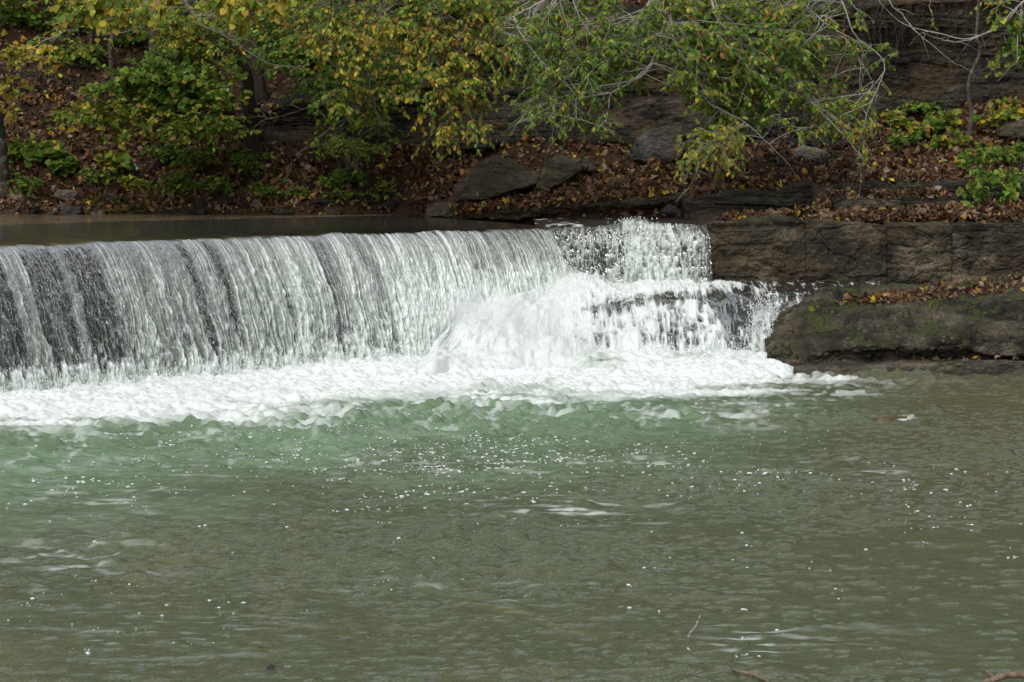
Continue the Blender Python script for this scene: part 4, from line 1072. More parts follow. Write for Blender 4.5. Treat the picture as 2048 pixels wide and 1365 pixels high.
def make_tree(name, label, trunk, bark, limb_sets, manual=(), high=None, cat='tree', lbark=None, trunk_name='trunk', extra_trunks=()):
    """trunk: list of (px,py,Y,r)"""
    tk = np.array(trunk, float)
    pts = P(tk[:, 0], tk[:, 1], tk[:, 2])
    e_ = empty(name, pts[0], label, cat, 'trees on the far bank' if cat == 'tree' else 'saplings on the far bank')
    skel = []
    for q in [trunk] + list(extra_trunks):
        q = np.array(q, float); W = P(q[:, 0], q[:, 1], q[:, 2])
        W = cr(np.concatenate([W, q[:, 3:4]], 1), 40)
        W[:, :3] += np.cumsum(rng.normal(0, .008, (40, 3)), 0) * .5
        W[0, 2] -= .12
        skel.append(W[14:, :3])
        rr = W[:, 3] * (1 + .06 * rng.normal(size=40)); rr[0] *= 1.5; rr[1] *= 1.25
        v, f = tubes(W[None, :, :3], rr[None], 12)
        mesh(trunk_name, v, f, bark, parent=e_)
    lv = []; lb = lbark or bark
    for mline in manual:
        q = np.array(mline, float); W = cr(np.concatenate([P(q[:, 0], q[:, 1], q[:, 2]), q[:, 3:4]], 1), 30)
        W[:, :3] += np.cumsum(rng.normal(0, .007, (30, 3)), 0)
        skel.append(W[2:, :3])
        v, f = tubes(W[None, :, :3], W[None, :, 3], 7)
        t_, _ = grow(W[None, :, :3], 8, .3, .35, 1, .05, 'oval', (1, 0, 0, 0, 0), .1, .8, trad=.0026)
        v, f = tubejoin([(v, f), t_]); mesh('branch', v, f, lb, parent=e_)
    skel = np.concatenate(skel)
    for ls in limb_sets:
        L = limbs_from(skel, ls['poly'], ls['yr'], ls['n'], ls.get('arch', .15))
        Rl = np.linspace(ls.get('r', .009), .003, L.shape[1])[None] * rng.uniform(.6, 1.2, (len(L), 1))
        tb = [tubes(L, Rl, 6)]
        t_, lf = grow(L, ls['twigs'], ls['tlen'], ls['droop'], ls['leaves'], ls['size'], ls['kind'], ls['pal'], ls.get('start', .3), ls.get('spread', .9), hang=ls.get('hang', .5), face=ls.get('face', (0, -.8, .6)), trad=.0024)
        tb.append(t_); lv.append(lf)
        v, f = tubejoin(tb); mesh('branches', v, f, lb, parent=e_)
    if high is not None:
        (hx, hy, hz), hr, hn = high[:3]
        lv.append(cloud((hx, hy, hz - 1.7), (hr[0], hr[1], hr[2] * .5), int(hn * .6), *high[3:]))
    if lv:
        V, Fc, C = merge(lv)
        mesh('crown', V, Fc, M['leaf'], {'col': C}, smooth=False, parent=e_)
    return e_

def S(poly, yr, n, twigs, leaves, tlen, droop, size, kind, pal, **k):
    return dict(poly=poly, yr=yr, n=n, twigs=twigs, leaves=leaves, tlen=tlen, droop=droop, size=size, kind=kind, pal=pal, **k)

# the big overhanging tree, centre right
make_tree('overhanging_tree', 'green-leaved tree with pale drooping branches hanging over the ledge and small fall', [(1560, 130, 29.6, .12), (1545, 40, 29.4, .11), (1500, -60, 29.2, .1), (1430, -150, 28.4, .09), (1390, -300, 28.0, .07)], M['bark'],
    [S([(990, 0), (1330, 0), (1330, 90), (1180, 150), (1080, 150), (1000, 80)], (25.6, 27.2), 86, 6, 10, .34, .25, 0.08, 'narrow', (1.95, 0.70, 0.15, 0.13, 0.00), hang=.8),
     S([(1040, 130), (1250, 70), (1290, 160), (1180, 210), (1040, 250)], (25.6, 26.8), 43, 6, 9, .3, .3, 0.076, 'narrow', (1.95, 0.70, 0.12, 0.11, 0.00), hang=.7),
     S([(1330, 0), (1600, 0), (1640, 90), (1560, 160), (1380, 170)], (25.6, 27.4), 100, 6, 10, .34, .25, 0.08, 'oval', (1.65, 0.90, 0.15, 0.12, 0.00), hang=.7),
     S([(1370, 130), (1620, 120), (1640, 210), (1560, 260), (1400, 230)], (25.8, 27.4), 69, 6, 10, .32, .25, 0.076, 'oval', (1.50, 1.00, 0.18, 0.09, 0.00), hang=.6),
     S([(1560, 200), (1760, 170), (1770, 200), (1700, 260), (1600, 270)], (26, 27), 15, 6, 8, .28, .4, 0.072, 'oval', (1.20, 1.00, 0.18, 0.12, 0.00), hang=.8),
     S([(1620, 20), (1720, 0), (1790, 100), (1760, 140), (1680, 110)], (26, 27), 10, 5, 8, .28, .4, 0.072, 'oval', (1.50, 0.90, 0.15, 0.09, 0.00), hang=.8),
     S([(1340, 285), (1480, 240), (1540, 290), (1420, 345), (1380, 350)], (25.5, 26.3), 18, 6, 9, .3, .4, 0.068, 'oval', (0.60, 1.00, 0.60, 0.24, 0.00), hang=.7),
     S([(1640, 290), (1740, 240), (1755, 330), (1700, 350)], (26, 26.6), 5, 5, 7, .22, .5, 0.064, 'oval', (0.60, 1.00, 0.54, 0.18, 0.00), hang=.8),
     S([(1040, 230), (1240, 215), (1250, 255), (1130, 275)], (25.6, 26.4), 10, 5, 8, .26, .35, 0.072, 'narrow', (1.35, 0.90, 0.18, 0.12, 0.00), hang=.7)],
    manual=[[(1400, -140, 27.8, .035), (1420, -20, 26.8, .024), (1335, 55, 26.3, .02), (1300, 130, 26.1, .017), (1235, 180, 26.0, .013), (1130, 205, 26, .009), (1040, 250, 26, .004)],
            [(1395, -140, 27.6, .03), (1345, 20, 26.4, .022), (1312, 100, 26.2, .019), (1270, 165, 26, .014), (1180, 185, 26, .008), (1090, 240, 26, .004)],
            [(1345, -40, 26.6, .02), (1340, 60, 26.2, .017), (1375, 130, 26.1, .014), (1420, 205, 26, .011), (1490, 245, 26, .008), (1560, 305, 26, .004)],
            [(1410, -60, 26.6, .024), (1430, 30, 26.2, .018), (1490, 100, 26.1, .014), (1580, 170, 26.1, .01), (1640, 240, 26, .007), (1720, 330, 26, .004)],
            [(1500, -60, 29, .05), (1600, -70, 27.5, .025), (1675, -10, 26.4, .014), (1710, 70, 26.3, .011), (1770, 130, 26.3, .008), (1735, 230, 26.2, .006), (1725, 345, 26.2, .003)],
            [(1330, -60, 26.8, .02), (1290, 20, 26.3, .012), (1262, 80, 26.2, .009), (1200, 130, 26.2, .006), (1110, 170, 26.2, .003)],
            [(1400, -120, 28, .04), (1260, -60, 26.8, .022), (1130, -20, 26.4, .015), (1050, 20, 26.3, .01), (985, 60, 26.3, .004)],
            [(1440, -120, 28, .04), (1550, -40, 27, .02), (1620, 30, 26.6, .014), (1690, 90, 26.5, .008), (1740, 170, 26.5, .004)],
            [(1490, 245, 26, .008), (1440, 290, 25.8, .006), (1400, 330, 25.7, .004), (1375, 385, 25.7, .002)]],
    high=((2.6, 31.5, 8.2), (4.5, 2.6, 1.6), 2600, .16, (1, .6, .3, .1, 0)), lbark=M['bark_pale'])

make_tree('drooping_tree', 'yellowing tree with an arched limb and thin hanging twigs behind the middle of the dam', [(1140, 25, 30.2, .11), (1120, -40, 29.6, .1), (1100, -120, 29.2, .09), (1080, -260, 29, .07)], M['bark'],
    [S([(790, -15), (1020, -15), (1010, 45), (900, 70), (800, 50)], (26.6, 28), 36, 6, 10, .32, .25, 0.08, 'oval', (1.35, 1.00, 0.42, 0.12, 0.00), hang=.6),
     S([(560, 10), (820, 0), (800, 60), (640, 100), (560, 70)], (26.2, 27.6), 36, 6, 9, .32, .25, 0.08, 'oval', (0.90, 1.00, 0.48, 0.15, 0.00), hang=.7),
     S([(660, 50), (860, 40), (850, 110), (720, 130), (640, 110)], (26.0, 27.0), 26, 6, 9, .3, .3, 0.08, 'oval', (0.45, 0.90, 0.72, 0.30, 0.00), hang=.7),
     S([(820, 60), (1000, 20), (1020, 90), (960, 130), (840, 120)], (26.0, 27.0), 16, 6, 8, .3, .4, 0.08, 'oval', (0.60, 1.00, 0.60, 0.30, 0.00), hang=.9),
     S([(800, 130), (930, 110), (950, 200), (860, 220), (800, 190)], (26.0, 26.9), 19, 6, 8, .28, .4, 0.08, 'oval', (0.75, 1.00, 0.54, 0.24, 0.00), hang=.9),
     S([(840, 200), (960, 190), (1000, 250), (900, 290), (840, 270)], (26.0, 26.7), 12, 6, 8, .26, .4, 0.076, 'oval', (0.60, 1.00, 0.54, 0.27, 0.00), hang=.9),
     S([(930, 130), (1040, 100), (1060, 200), (960, 210)], (26.2, 27), 8, 5, 8, .26, .4, 0.072, 'oval', (0.90, 1.00, 0.42, 0.18, 0.00), hang=.8),
     S([(640, 150), (790, 140), (780, 230), (660, 230)], (26.2, 27.2), 14, 6, 8, .28, .3, 0.076, 'oval', (1.05, 1.00, 0.42, 0.24, 0.00), hang=.7)],
    manual=[[(1120, -30, 29.6, .06), (1080, 20, 28.6, .046), (1010, 40, 28, .04), (900, 28, 27.6, .036), (830, 12, 27.4, .034), (770, 35, 27.3, .028), (720, 70, 27.1, .018), (690, 120, 27, .008)],
            [(840, 14, 27.3, .014), (870, 10, 26.8, .01), (905, 90, 26.7, .008), (925, 170, 26.6, .006), (915, 225, 26.5, .005), (930, 275, 26.5, .002)],
            [(800, 20, 27.2, .016), (745, 50, 26.8, .012), (735, 130, 26.7, .009), (740, 190, 26.6, .007), (690, 240, 26.5, .005), (610, 300, 26.5, .002)],
            [(735, 130, 26.7, .008), (680, 180, 26.6, .006), (610, 215, 26.5, .004), (540, 235, 26.5, .002)],
            [(880, 26, 27.4, .014), (885, 60, 27, .01), (880, 130, 26.8, .008), (865, 200, 26.7, .006), (855, 275, 26.7, .003)],
            [(740, 190, 26.6, .007), (755, 230, 26.5, .005), (765, 250, 26.5, .003)],
            [(830, 12, 27.3, .02), (740, -20, 26.8, .015), (640, 10, 26.6, .01), (560, 30, 26.6, .005)],
            [(1010, 40, 27.8, .016), (990, 80, 27, .012), (950, 130, 26.7, .008), (880, 260, 26.6, .003)]],
    high=((-1.2, 32, 7.8), (2.8, 2.0, 1.4), 1500, .16, (.6, 1, .6, .2, 0)), lbark=M['bark_grey'])

b0 = ground(705, 338); Yb_ = b0[1] - .05
make_tree('multi_stem_tree', 'grey tree with three slender stems rising from one base on the leafy bank', [(700, 342, Yb_, .055), (690, 285, Yb_, .045), (660, 200, Yb_ - .1, .04), (620, 110, Yb_ - .3, .035), (600, -40, Yb_ - .5, .03)], M['bark_grey'],
    [S([(490, 40), (640, 20), (690, 90), (640, 150), (520, 120)], (28.3, 29.6), 48, 7, 11, .36, .12, 0.076, 'oval', (2.55, 0.40, 0.06, 0.02, 0.00), hang=.35, arch=.05),
     S([(620, 110), (800, 100), (830, 160), (720, 210), (600, 190)], (28.0, 29.4), 52, 7, 11, .36, .12, 0.072, 'oval', (2.85, 0.30, 0.04, 0.01, 0.00), hang=.35, arch=.05),
     S([(610, 215), (730, 190), (820, 215), (760, 260), (640, 250)], (28.0, 29.0), 18, 6, 9, .3, .2, 0.068, 'oval', (2.10, 0.60, 0.07, 0.03, 0.00), hang=.4, arch=.05),
     S([(630, 275), (760, 260), (810, 275), (730, 300), (640, 305)], (27.8, 28.8), 14, 6, 9, .28, .2, 0.064, 'oval', (1.95, 0.80, 0.12, 0.05, 0.00), hang=.4, arch=.05)],
    manual=[[(700, 200, Yb_ - .2, .02), (650, 150, Yb_ - .6, .014), (580, 110, Yb_ - .9, .008), (520, 90, Yb_ - 1, .004)], [(725, 230, Yb_ - .1, .018), (770, 170, Yb_ - .5, .012), (820, 130, Yb_ - .8, .005)],
            [(712, 270, Yb_ - .1, .014), (690, 270, Yb_ - .7, .011), (650, 285, Yb_ - 1.1, .007), (600, 305, Yb_ - 1.3, .003)], [(725, 270, Yb_, .012), (760, 262, Yb_ - .6, .008), (800, 280, Yb_ - .9, .003)]],
    high=((-3.2, 33, 7.4), (2.2, 1.6, 1.2), 1200, .16, (1.2, .5, .2, .05, 0)),
    extra_trunks=[[(712, 344, Yb_, .045), (708, 280, Yb_ - .05, .04), (700, 180, Yb_ - .2, .035), (690, 60, Yb_ - .4, .03), (695, -60, Yb_ - .5, .025)], [(720, 345, Yb_ + .1, .055), (722, 270, Yb_, .045), (735, 160, Yb_ - .1, .04), (750, 40, Yb_ - .2, .03), (760, -60, Yb_ - .3, .025)]])

b0 = ground(505, 325); Yb_ = b0[1]
make_tree('crooked_tree', 'dark crooked tree with broad leaves whose trunk bends left up the bank', [(507, 330, Yb_, .15), (503, 265, Yb_, .125), (496, 205, Yb_ - .1, .105), (492, 158, Yb_ - .2, .085), (472, 115, Yb_ - .3, .072), (435, 78, Yb_ - .4, .06), (385, 40, Yb_ - .5, .05), (340, -5, Yb_ - .6, .045), (290, -90, Yb_ - .6, .04)], M['bark'],
    [S([(200, 130), (330, 110), (400, 150), (380, 200), (210, 190)], (28.0, 29.2), 46, 6, 8, .34, .1, 0.0850, 'round', (2.21, 0.45, 0.10, 0.03, 0.00), hang=.3, arch=.02),
     S([(340, 130), (470, 130), (480, 190), (400, 220), (330, 190)], (28.2, 29.2), 31, 6, 8, .34, .1, 0.0782, 'round', (1.82, 0.60, 0.16, 0.04, 0.00), hang=.3, arch=.02),
     S([(120, 200), (300, 190), (320, 250), (200, 260), (110, 235)], (27.9, 28.8), 33, 6, 8, .32, .12, 0.0714, 'maple', (1.04, 1.00, 0.40, 0.17, 0.00), hang=.35, arch=.02),
     S([(300, 200), (480, 210), (500, 260), (380, 275), (290, 255)], (27.9, 28.8), 33, 6, 9, .32, .12, 0.08, 'oval', (1.65, 0.80, 0.30, 0.12, 0.00), hang=.4, arch=.02),
     S([(300, 60), (400, 50), (400, 110), (310, 110)], (28.6, 29.4), 15, 6, 8, .3, .15, 0.0612, 'maple', (0.65, 1.00, 0.56, 0.28, 0.00), hang=.4, arch=.02)],
    manual=[[(486, 205, Yb_ - .1, .03), (420, 190, Yb_ - .7, .02), (340, 175, Yb_ - 1.1, .013), (250, 165, Yb_ - 1.4, .008), (180, 170, Yb_ - 1.5, .004)], [(495, 235, Yb_ - .1, .03), (430, 235, Yb_ - .8, .018), (330, 230, Yb_ - 1.3, .011), (210, 225, Yb_ - 1.6, .007), (90, 235, Yb_ - 1.7, .003)],
            [(500, 250, Yb_ - .1, .02), (470, 245, Yb_ - .8, .013), (420, 260, Yb_ - 1.2, .006)], [(420, 66, Yb_ - .5, .03), (380, 90, Yb_ - .8, .015), (330, 100, Yb_ - 1, .006)]],
    high=((-6.0, 33, 7.6), (2.6, 1.8, 1.3), 1300, .16, (1, .7, .4, .05, 0), 'round'))

b0 = ground(525, 235)
make_tree('straight_tree', 'straight brown trunk standing behind the crooked tree', [(530, 240, b0[1], .12), (520, 150, b0[1] - .1, .105), (510, 70, b0[1] - .1, .095), (500, -60, b0[1] - .1, .08)], M['bark'],
    [S([(600, -15), (930, -15), (900, 70), (760, 100), (620, 80)], (28.2, 29.6), 52, 6, 11, .36, .15, 0.072, 'oval', (2.55, 0.50, 0.09, 0.02, 0.00), hang=.4, arch=.03),
     S([(480, 0), (620, 0), (640, 70), (520, 90)], (28.6, 30), 26, 6, 11, .36, .15, 0.076, 'oval', (2.40, 0.50, 0.12, 0.02, 0.00), hang=.4, arch=.03)],
    manual=[[(505, 0, b0[1] - .1, .04), (620, -30, b0[1] - .6, .03), (760, -20, b0[1] - .9, .02), (900, 0, b0[1] - 1, .01)], [(508, 40, b0[1] - .1, .03), (560, 0, b0[1] - .8, .02), (620, 20, b0[1] - 1.2, .008)]],
    high=((-4.4, 34, 8), (2.2, 1.6, 1.2), 900, .16, (1.2, .5, .2, .05, 0)))
b0 = ground(314, 212)
make_tree('slim_tree', 'slim grey trunk halfway up the left hillside with yellow-green leaves', [(314, 216, b0[1], .1), (310, 130, b0[1] - .1, .085), (306, 60, b0[1] - .1, .08), (298, -60, b0[1] - .1, .07)], M['bark_grey'],
    [S([(90, -10), (240, -10), (240, 90), (140, 120), (90, 60)], (28.6, 29.8), 16, 6, 9, .32, .2, .08, 'oval', (.9, 1, .4, .1, 0), hang=.4, arch=.03),
     S([(320, 20), (480, 20), (480, 110), (330, 110)], (28.8, 29.8), 22, 6, 9, .32, .2, .08, 'oval', (1.1, 1, .4, .1, 0), hang=.4, arch=.03),
     S([(240, 0), (430, 0), (420, 60), (320, 90), (250, 40)], (28.6, 30.2), 21, 6, 10, .34, .2, 0.076, 'oval', (1.05, 1.00, 0.42, 0.06, 0.00), hang=.4, arch=.03)],
    manual=[[(300, -20, b0[1] - .1, .03), (230, -20, b0[1] - .8, .018), (150, 20, b0[1] - 1.3, .006)], [(303, 20, b0[1] - .1, .03), (360, -10, b0[1] - .8, .018), (420, 20, b0[1] - 1.2, .006)]],
    high=((-7.2, 34, 8), (2.2, 1.6, 1.2), 900, .16, (1, .7, .4, .05, 0)))
b0 = ground(226, 158)
make_tree('thin_sapling', 'thin leafless sapling left of the slim grey trunk', [(226, 165, b0[1], .04), (222, 90, b0[1], .035), (232, 10, b0[1], .03), (236, -60, b0[1], .025)], M['bark_grey'], [], cat='sapling',
    manual=[[(224, 120, b0[1], .012), (200, 105, b0[1] - .4, .01), (180, 70, b0[1] - .6, .006), (170, 20, b0[1] - .7, .003)], [(223, 90, b0[1], .012), (245, 60, b0[1] - .3, .009), (262, 20, b0[1] - .4, .005)]])
b0 = ground(10, 372); Yb_ = b0[1] - .1
make_tree('lichen_tree', 'lichen-covered trunk cut by the left edge with yellow leaves', [(4, 376, Yb_, .11), (1, 300, Yb_, .1), (-16, 200, Yb_ - .1, .095), (-40, 60, Yb_ - .2, .12), (-60, -100, Yb_ - .3, .1)], M['bark_lichen'],
    [S([(-50, 95), (90, 95), (105, 125), (60, 150), (-50, 140)], (27.2, 28.4), 15, 5, 8, .28, .12, 0.0714, 'maple', (0.26, 0.80, 1.28, 0.10, 0.00), hang=.3, arch=.03),
     S([(-50, 160), (40, 150), (30, 240), (-50, 260)], (27.4, 28.6), 8, 5, 7, .26, .15, 0.0680, 'maple', (0.26, 0.70, 1.12, 0.21, 0.00), hang=.4, arch=.03)],
    high=((-9.5, 33, 7.6), (2.6, 1.8, 1.4), 1100, .16, (.6, .8, .8, .1, 0)),
    manual=[[(-14, 200, Yb_ - .1, .03), (-20, 130, Yb_ - .9, .02), (30, 110, Yb_ - 1.2, .01), (90, 108, Yb_ - 1.4, .004)], [(-10, 180, Yb_ - .1, .025), (20, 200, Yb_ - 1, .012), (60, 225, Yb_ - 1.4, .01), (130, 200, Yb_ - 1.6, .007), (190, 130, Yb_ - 1.6, .004)], [(0, 190, Yb_ - .8, .012), (50, 220, Yb_ - 1.3, .009), (95, 255, Yb_ - 1.4, .004)]])
b0 = ground(-160, 120)
make_tree('redbud_tree', 'tree with large heart-shaped yellow leaves hanging into the top left corner', [(-170, 130, b0[1], .12), (-120, 20, b0[1] - 1, .1), (-20, -70, 28.4, .08), (60, -110, 26.8, .06), (300, -90, 26.6, .045), (480, -92, 26.6, .03)], M['bark_grey'],
    [S([(110, 0), (265, -5), (240, 35), (125, 45)], (26.0, 26.8), 12, 5, 7, .26, .4, 0.1010, 'heart', (0.39, 1.20, 0.80, 0.06, 0.00), hang=1.1),
     S([(420, -10), (580, -8), (545, 40), (440, 45)], (26.0, 26.8), 11, 5, 7, .26, .4, 0.1010, 'heart', (0.26, 1.10, 1.04, 0.06, 0.00), hang=1.1),
     S([(270, -10), (420, -10), (400, 20), (280, 20)], (26.2, 27), 7, 5, 7, .26, .4, 0.0898, 'heart', (0.52, 1.20, 0.72, 0.06, 0.00), hang=1.),
     S([(60, 85), (105, 75), (100, 90), (60, 100)], (26.4, 26.8), 1, 6, 5, .18, .4, 0.0823, 'heart', (0.07, 0.30, 1.12, 0.21, 0.00), hang=.9)],
    manual=[[(345, -90, 26.7, .018), (310, 5, 26.9, .016), (285, 50, 26.9, .012), (230, 75, 26.9, .007), (175, 78, 26.9, .003)], [(330, -88, 26.7, .018), (400, 35, 26.9, .012), (470, 75, 27, .009), (540, 120, 27, .006), (600, 122, 27, .003)],
            [(170, -98, 26.7, .016), (160, 35, 26.8, .01), (120, 65, 26.8, .008), (65, 95, 26.8, .006), (60, 115, 26.8, .003)], [(330, -88, 26.7, .015), (395, 10, 26.9, .01), (430, 60, 27, .007), (500, 85, 27, .005), (520, 112, 27, .002)]],
    high=((-7.5, 33, 8.4), (3.0, 1.4, 1.0), 600, .16, (.6, 1, .8, .05, 0), 'heart'), lbark=M['bark_pale'])

b0 = ground(1938, 296); Yb_ = b0[1]
make_tree('crooked_sapling', 'crooked slender sapling in front of the layered cliff at the right', [(1936, 300, Yb_, .034), (1943, 225, Yb_, .029), (1941, 160, Yb_, .026), (1962, 105, Yb_, .024), (1958, 60, Yb_ - .05, .022), (1968, -60, Yb_ - .1, .02)], M['bark_grey'],
    [S([(1980, 120), (2060, 105), (2060, 150), (1985, 145)], (27.4, 27.9), 5, 4, 6, .2, .2, 0.0646, 'round', (0.78, 1.20, 0.48, 0.03, 0.00), hang=.3)],
    cat='sapling', manual=[[(1941, 160, Yb_, .012), (1985, 135, Yb_ - .3, .008), (2040, 130, Yb_ - .5, .003)], [(1960, 100, Yb_, .01), (1990, 75, Yb_ - .2, .008), (2030, 50, Yb_ - .3, .004)]])
b0 = ground(2220, 60)
make_tree('bare_tree', 'bare grey-branched tree reaching in from the top right corner', [(2230, 60, b0[1], .12), (2200, -40, b0[1] - .6, .1), (2120, -110, 28, .07), (2060, -200, 27.6, .05)], M['bark_grey'],
    [S([(2000, 40), (2070, 30), (2070, 130), (2025, 110)], (26.6, 27.2), 6, 4, 7, .22, .4, 0.0898, 'heart', (1.69, 0.50, 0.05, 0.02, 0.00), hang=.7),
     S([(1840, 0), (2000, -5), (1990, 20), (1850, 20)], (26.8, 27.6), 4, 4, 6, .24, .3, 0.068, 'oval', (0.60, 1.00, 0.60, 0.18, 0.00), hang=.6)],
    manual=[[(2110, -110, 28, .035), (2065, -20, 27.2, .02), (2030, 15, 27, .016), (1985, 60, 27, .013), (1930, 78, 27, .01), (1880, 72, 27, .008), (1810, 55, 27, .006), (1765, 10, 27, .003)],
            [(2000, 45, 27, .01), (1950, 72, 27, .008), (1900, 84, 27, .006), (1850, 70, 27, .003)], [(2080, -180, 27.7, .03), (1900, -90, 27.4, .018), (1780, -10, 27.2, .01), (1800, 35, 27.2, .009), (1830, 75, 27.1, .007), (1900, 130, 27.1, .004)],
            [(2090, -60, 27.5, .02), (2050, 10, 27.1, .01), (2040, 60, 26.9, .007), (2035, 130, 26.8, .003)]],
    high=((7.4, 33, 8), (2.4, 1.8, 1.4), 1000, .16, (1, .7, .4, .1, 0)), lbark=M['bark_pale'])

# ------------------------------------------------------------------ undergrowth
def plant(px, py, w_, h_, ns, nl, size, kind, pal, label, group='plants growing on the far bank', name='seedling', cat='plant', lean=.5):
    g0 = ground(px, py)
    e_ = empty(name, g0, label, cat, group)
    s = g0[1] / F
    a = rng.uniform(0, 2 * PI, ns); d = np.stack([np.cos(a), np.sin(a) * .6 - .35, 0 * a], 1)
    L = h_ * s * rng.uniform(.55, 1.1, ns); t_ = np.linspace(0, 1, 8)
    c = g0 + d[:, None] * (w_ * s * rng.uniform(.3, 1, ns))[:, None, None] * t_[None, :, None] ** 1.5
    c[..., 2] += L[:, None] * (t_ - .25 * t_ ** 3) * 1.25 - .03
    v, f = tubes(c, np.linspace(.006, .002, 8)[None] * np.ones((ns, 1)), 4)
    tb, lf = grow(c, 4, .12 + .1 * w_ * s, .25, nl, size, kind, pal, .25, 1.0, hang=.3)
    v, f = tubejoin([(v, f), tb])
    mesh('stems', v, f, M['stem'], parent=e_)
    mesh('leaves', lf[0], lf[1], M['leaf'], {'col': lf[2]}, smooth=False, parent=e_)
    return e_
PG = (1.6, .4, .06, .0, 0)
for a in [
    (45, 318, 30, 36, 8, 4, .11, 'heart', (1, .8, .2, 0, 0), 'round-leaved green seedling beside the lichen-covered trunk'),
    (85, 340, 40, 46, 10, 4, .12, 'heart', PG, 'round-leaved green plant right of the lichen-covered trunk'),
    (130, 352, 36, 40, 9, 4, .11, 'heart', PG, 'round-leaved green plant above the pale angular stone'),
    (55, 395, 40, 40, 9, 5, .08, 'oval', PG, 'low green plant at the left water edge'),
    (200, 366, 36, 34, 8, 4, .09, 'oval', PG, 'green plant above the grey stone on the left bank'),
    (236, 346, 30, 32, 6, 4, .13, 'heart', (.8, 1, .2, 0, 0), 'large-leaved yellow-green plant beside the crushed can'),
    (270, 380, 26, 26, 6, 4, .1, 'heart', (.6, .8, .6, 0, 0), 'small pale-leaved plant below the crushed can'),
    (345, 330, 50, 50, 12, 5, .09, 'oval', PG, 'leafy green bush on the bank left of the crooked tree'),
    (395, 352, 55, 54, 14, 5, .085, 'oval', PG, 'wide dark green bush near the water below the crooked tree'),
    (350, 390, 50, 44, 12, 5, .085, 'oval', PG, 'low dark green bush right above the water edge'),
    (430, 392, 34, 34, 8, 5, .08, 'oval', PG, 'small green bush right of the low dark bush'),
    (500, 356, 34, 46, 9, 5, .085, 'oval', PG, 'upright green plant at the foot of the crooked tree'),
    (470, 330, 26, 34, 7, 4, .085, 'oval', (1, .7, .1, 0, 0), 'thin green plant left of the crooked trunk foot'),
    (705, 372, 34, 34, 9, 5, .08, 'round', PG, 'green plant around the base of the multi-stem tree'),
    (675, 372, 30, 26, 7, 5, .07, 'round', PG, 'small green plant left of the multi-stem base'),
    (690, 395, 26, 22, 6, 4, .07, 'oval', PG, 'small green plant on the bank below the multi-stem tree'),
    (775, 392, 22, 30, 6, 4, .07, 'oval', (.8, 1, .3, 0, 0), 'yellow-green plant right of the multi-stem tree'),
    (740, 408, 16, 22, 5, 4, .06, 'oval', (.8, 1, .2, 0, 0), 'tiny yellow-green plant at the water edge'),
    (540, 395, 34, 30, 8, 5, .075, 'oval', PG, 'green plant near the water right of the crooked tree'),
    (600, 395, 30, 26, 7, 4, .07, 'oval', PG, 'green plant near the water below the drooping twigs'),
    (20, 40, 60, 40, 12, 5, .1, 'round', PG, 'green plant at the very top left corner'),
    (150, 60, 60, 40, 12, 5, .1, 'round', PG, 'green plant high on the left hillside'),
    (90, 120, 55, 40, 12, 5, .1, 'round', PG, 'green plant on the left hillside above the yellow leaves'),
    (160, 130, 50, 40, 12, 5, .1, 'round', PG, 'green plant on the left hillside beside the thin sapling'),
    (110, 190, 50, 36, 10, 5, .1, 'round', PG, 'green plant on the left hillside below the thin sapling'),
    (60, 60, 50, 40, 10, 5, .1, 'round', PG, 'green plant at the top left of the hillside'),
    (270, 90, 44, 36, 10, 5, .1, 'round', PG, 'green plant on the hillside left of the slim trunk'),
    (390, 120, 44, 36, 10, 5, .1, 'round', PG, 'green plant on the hillside right of the slim trunk'),
    (60, 250, 50, 34, 10, 4, .1, 'maple', (.6, 1, 1, .1, 0), 'yellowing maple seedling right of the lichen-covered trunk'),
    (200, 250, 50, 34, 10, 4, .1, 'maple', (.7, 1, .7, .1, 0), 'yellow-green maple seedling in the middle of the left bank'),
    (1800, 262, 34, 34, 7, 4, .1, 'maple', (.9, 1, .5, .1, 0), 'yellow maple seedling left of the crooked sapling'),
    (1850, 275, 40, 40, 9, 4, .1, 'maple', (.9, 1, .5, .1, 0), 'bright yellow maple seedling on the leafy slope'),
    (1890, 262, 40, 40, 9, 4, .1, 'maple', (.9, 1, .5, .1, 0), 'large yellow maple seedling just left of the crooked sapling'),
    (1900, 298, 36, 34, 8, 4, .1, 'maple', (.9, 1, .5, .1, 0), 'yellow maple seedling at the foot of the crooked sapling'),
    (1990, 262, 44, 40, 9, 4, .1, 'maple', (.9, 1, .5, .1, 0), 'yellow maple seedling right of the crooked sapling'),
    (2035, 240, 44, 44, 9, 4, .1, 'maple', (.9, 1, .5, .1, 0), 'tall yellow-green maple seedling at the right edge'),
    (1840, 232, 34, 34, 7, 4, .1, 'oval', PG, 'green seedling under the cliff left of the sapling'),
    (1800, 300, 28, 30, 6, 4, .09, 'oval', PG, 'small green seedling on the leafy slope right of the rubble'),
    (1975, 330, 40, 44, 9, 5, .075, 'heart', PG, 'green heart-leaved shrub beside the crooked sapling'),
    (2030, 340, 40, 50, 9, 5, .075, 'heart', PG, 'green heart-leaved shrub at the right edge'),
    (1945, 345, 30, 40, 7, 4, .075, 'heart', PG, 'small heart-leaved shrub on the ledge edge')]:
    plant(*a)
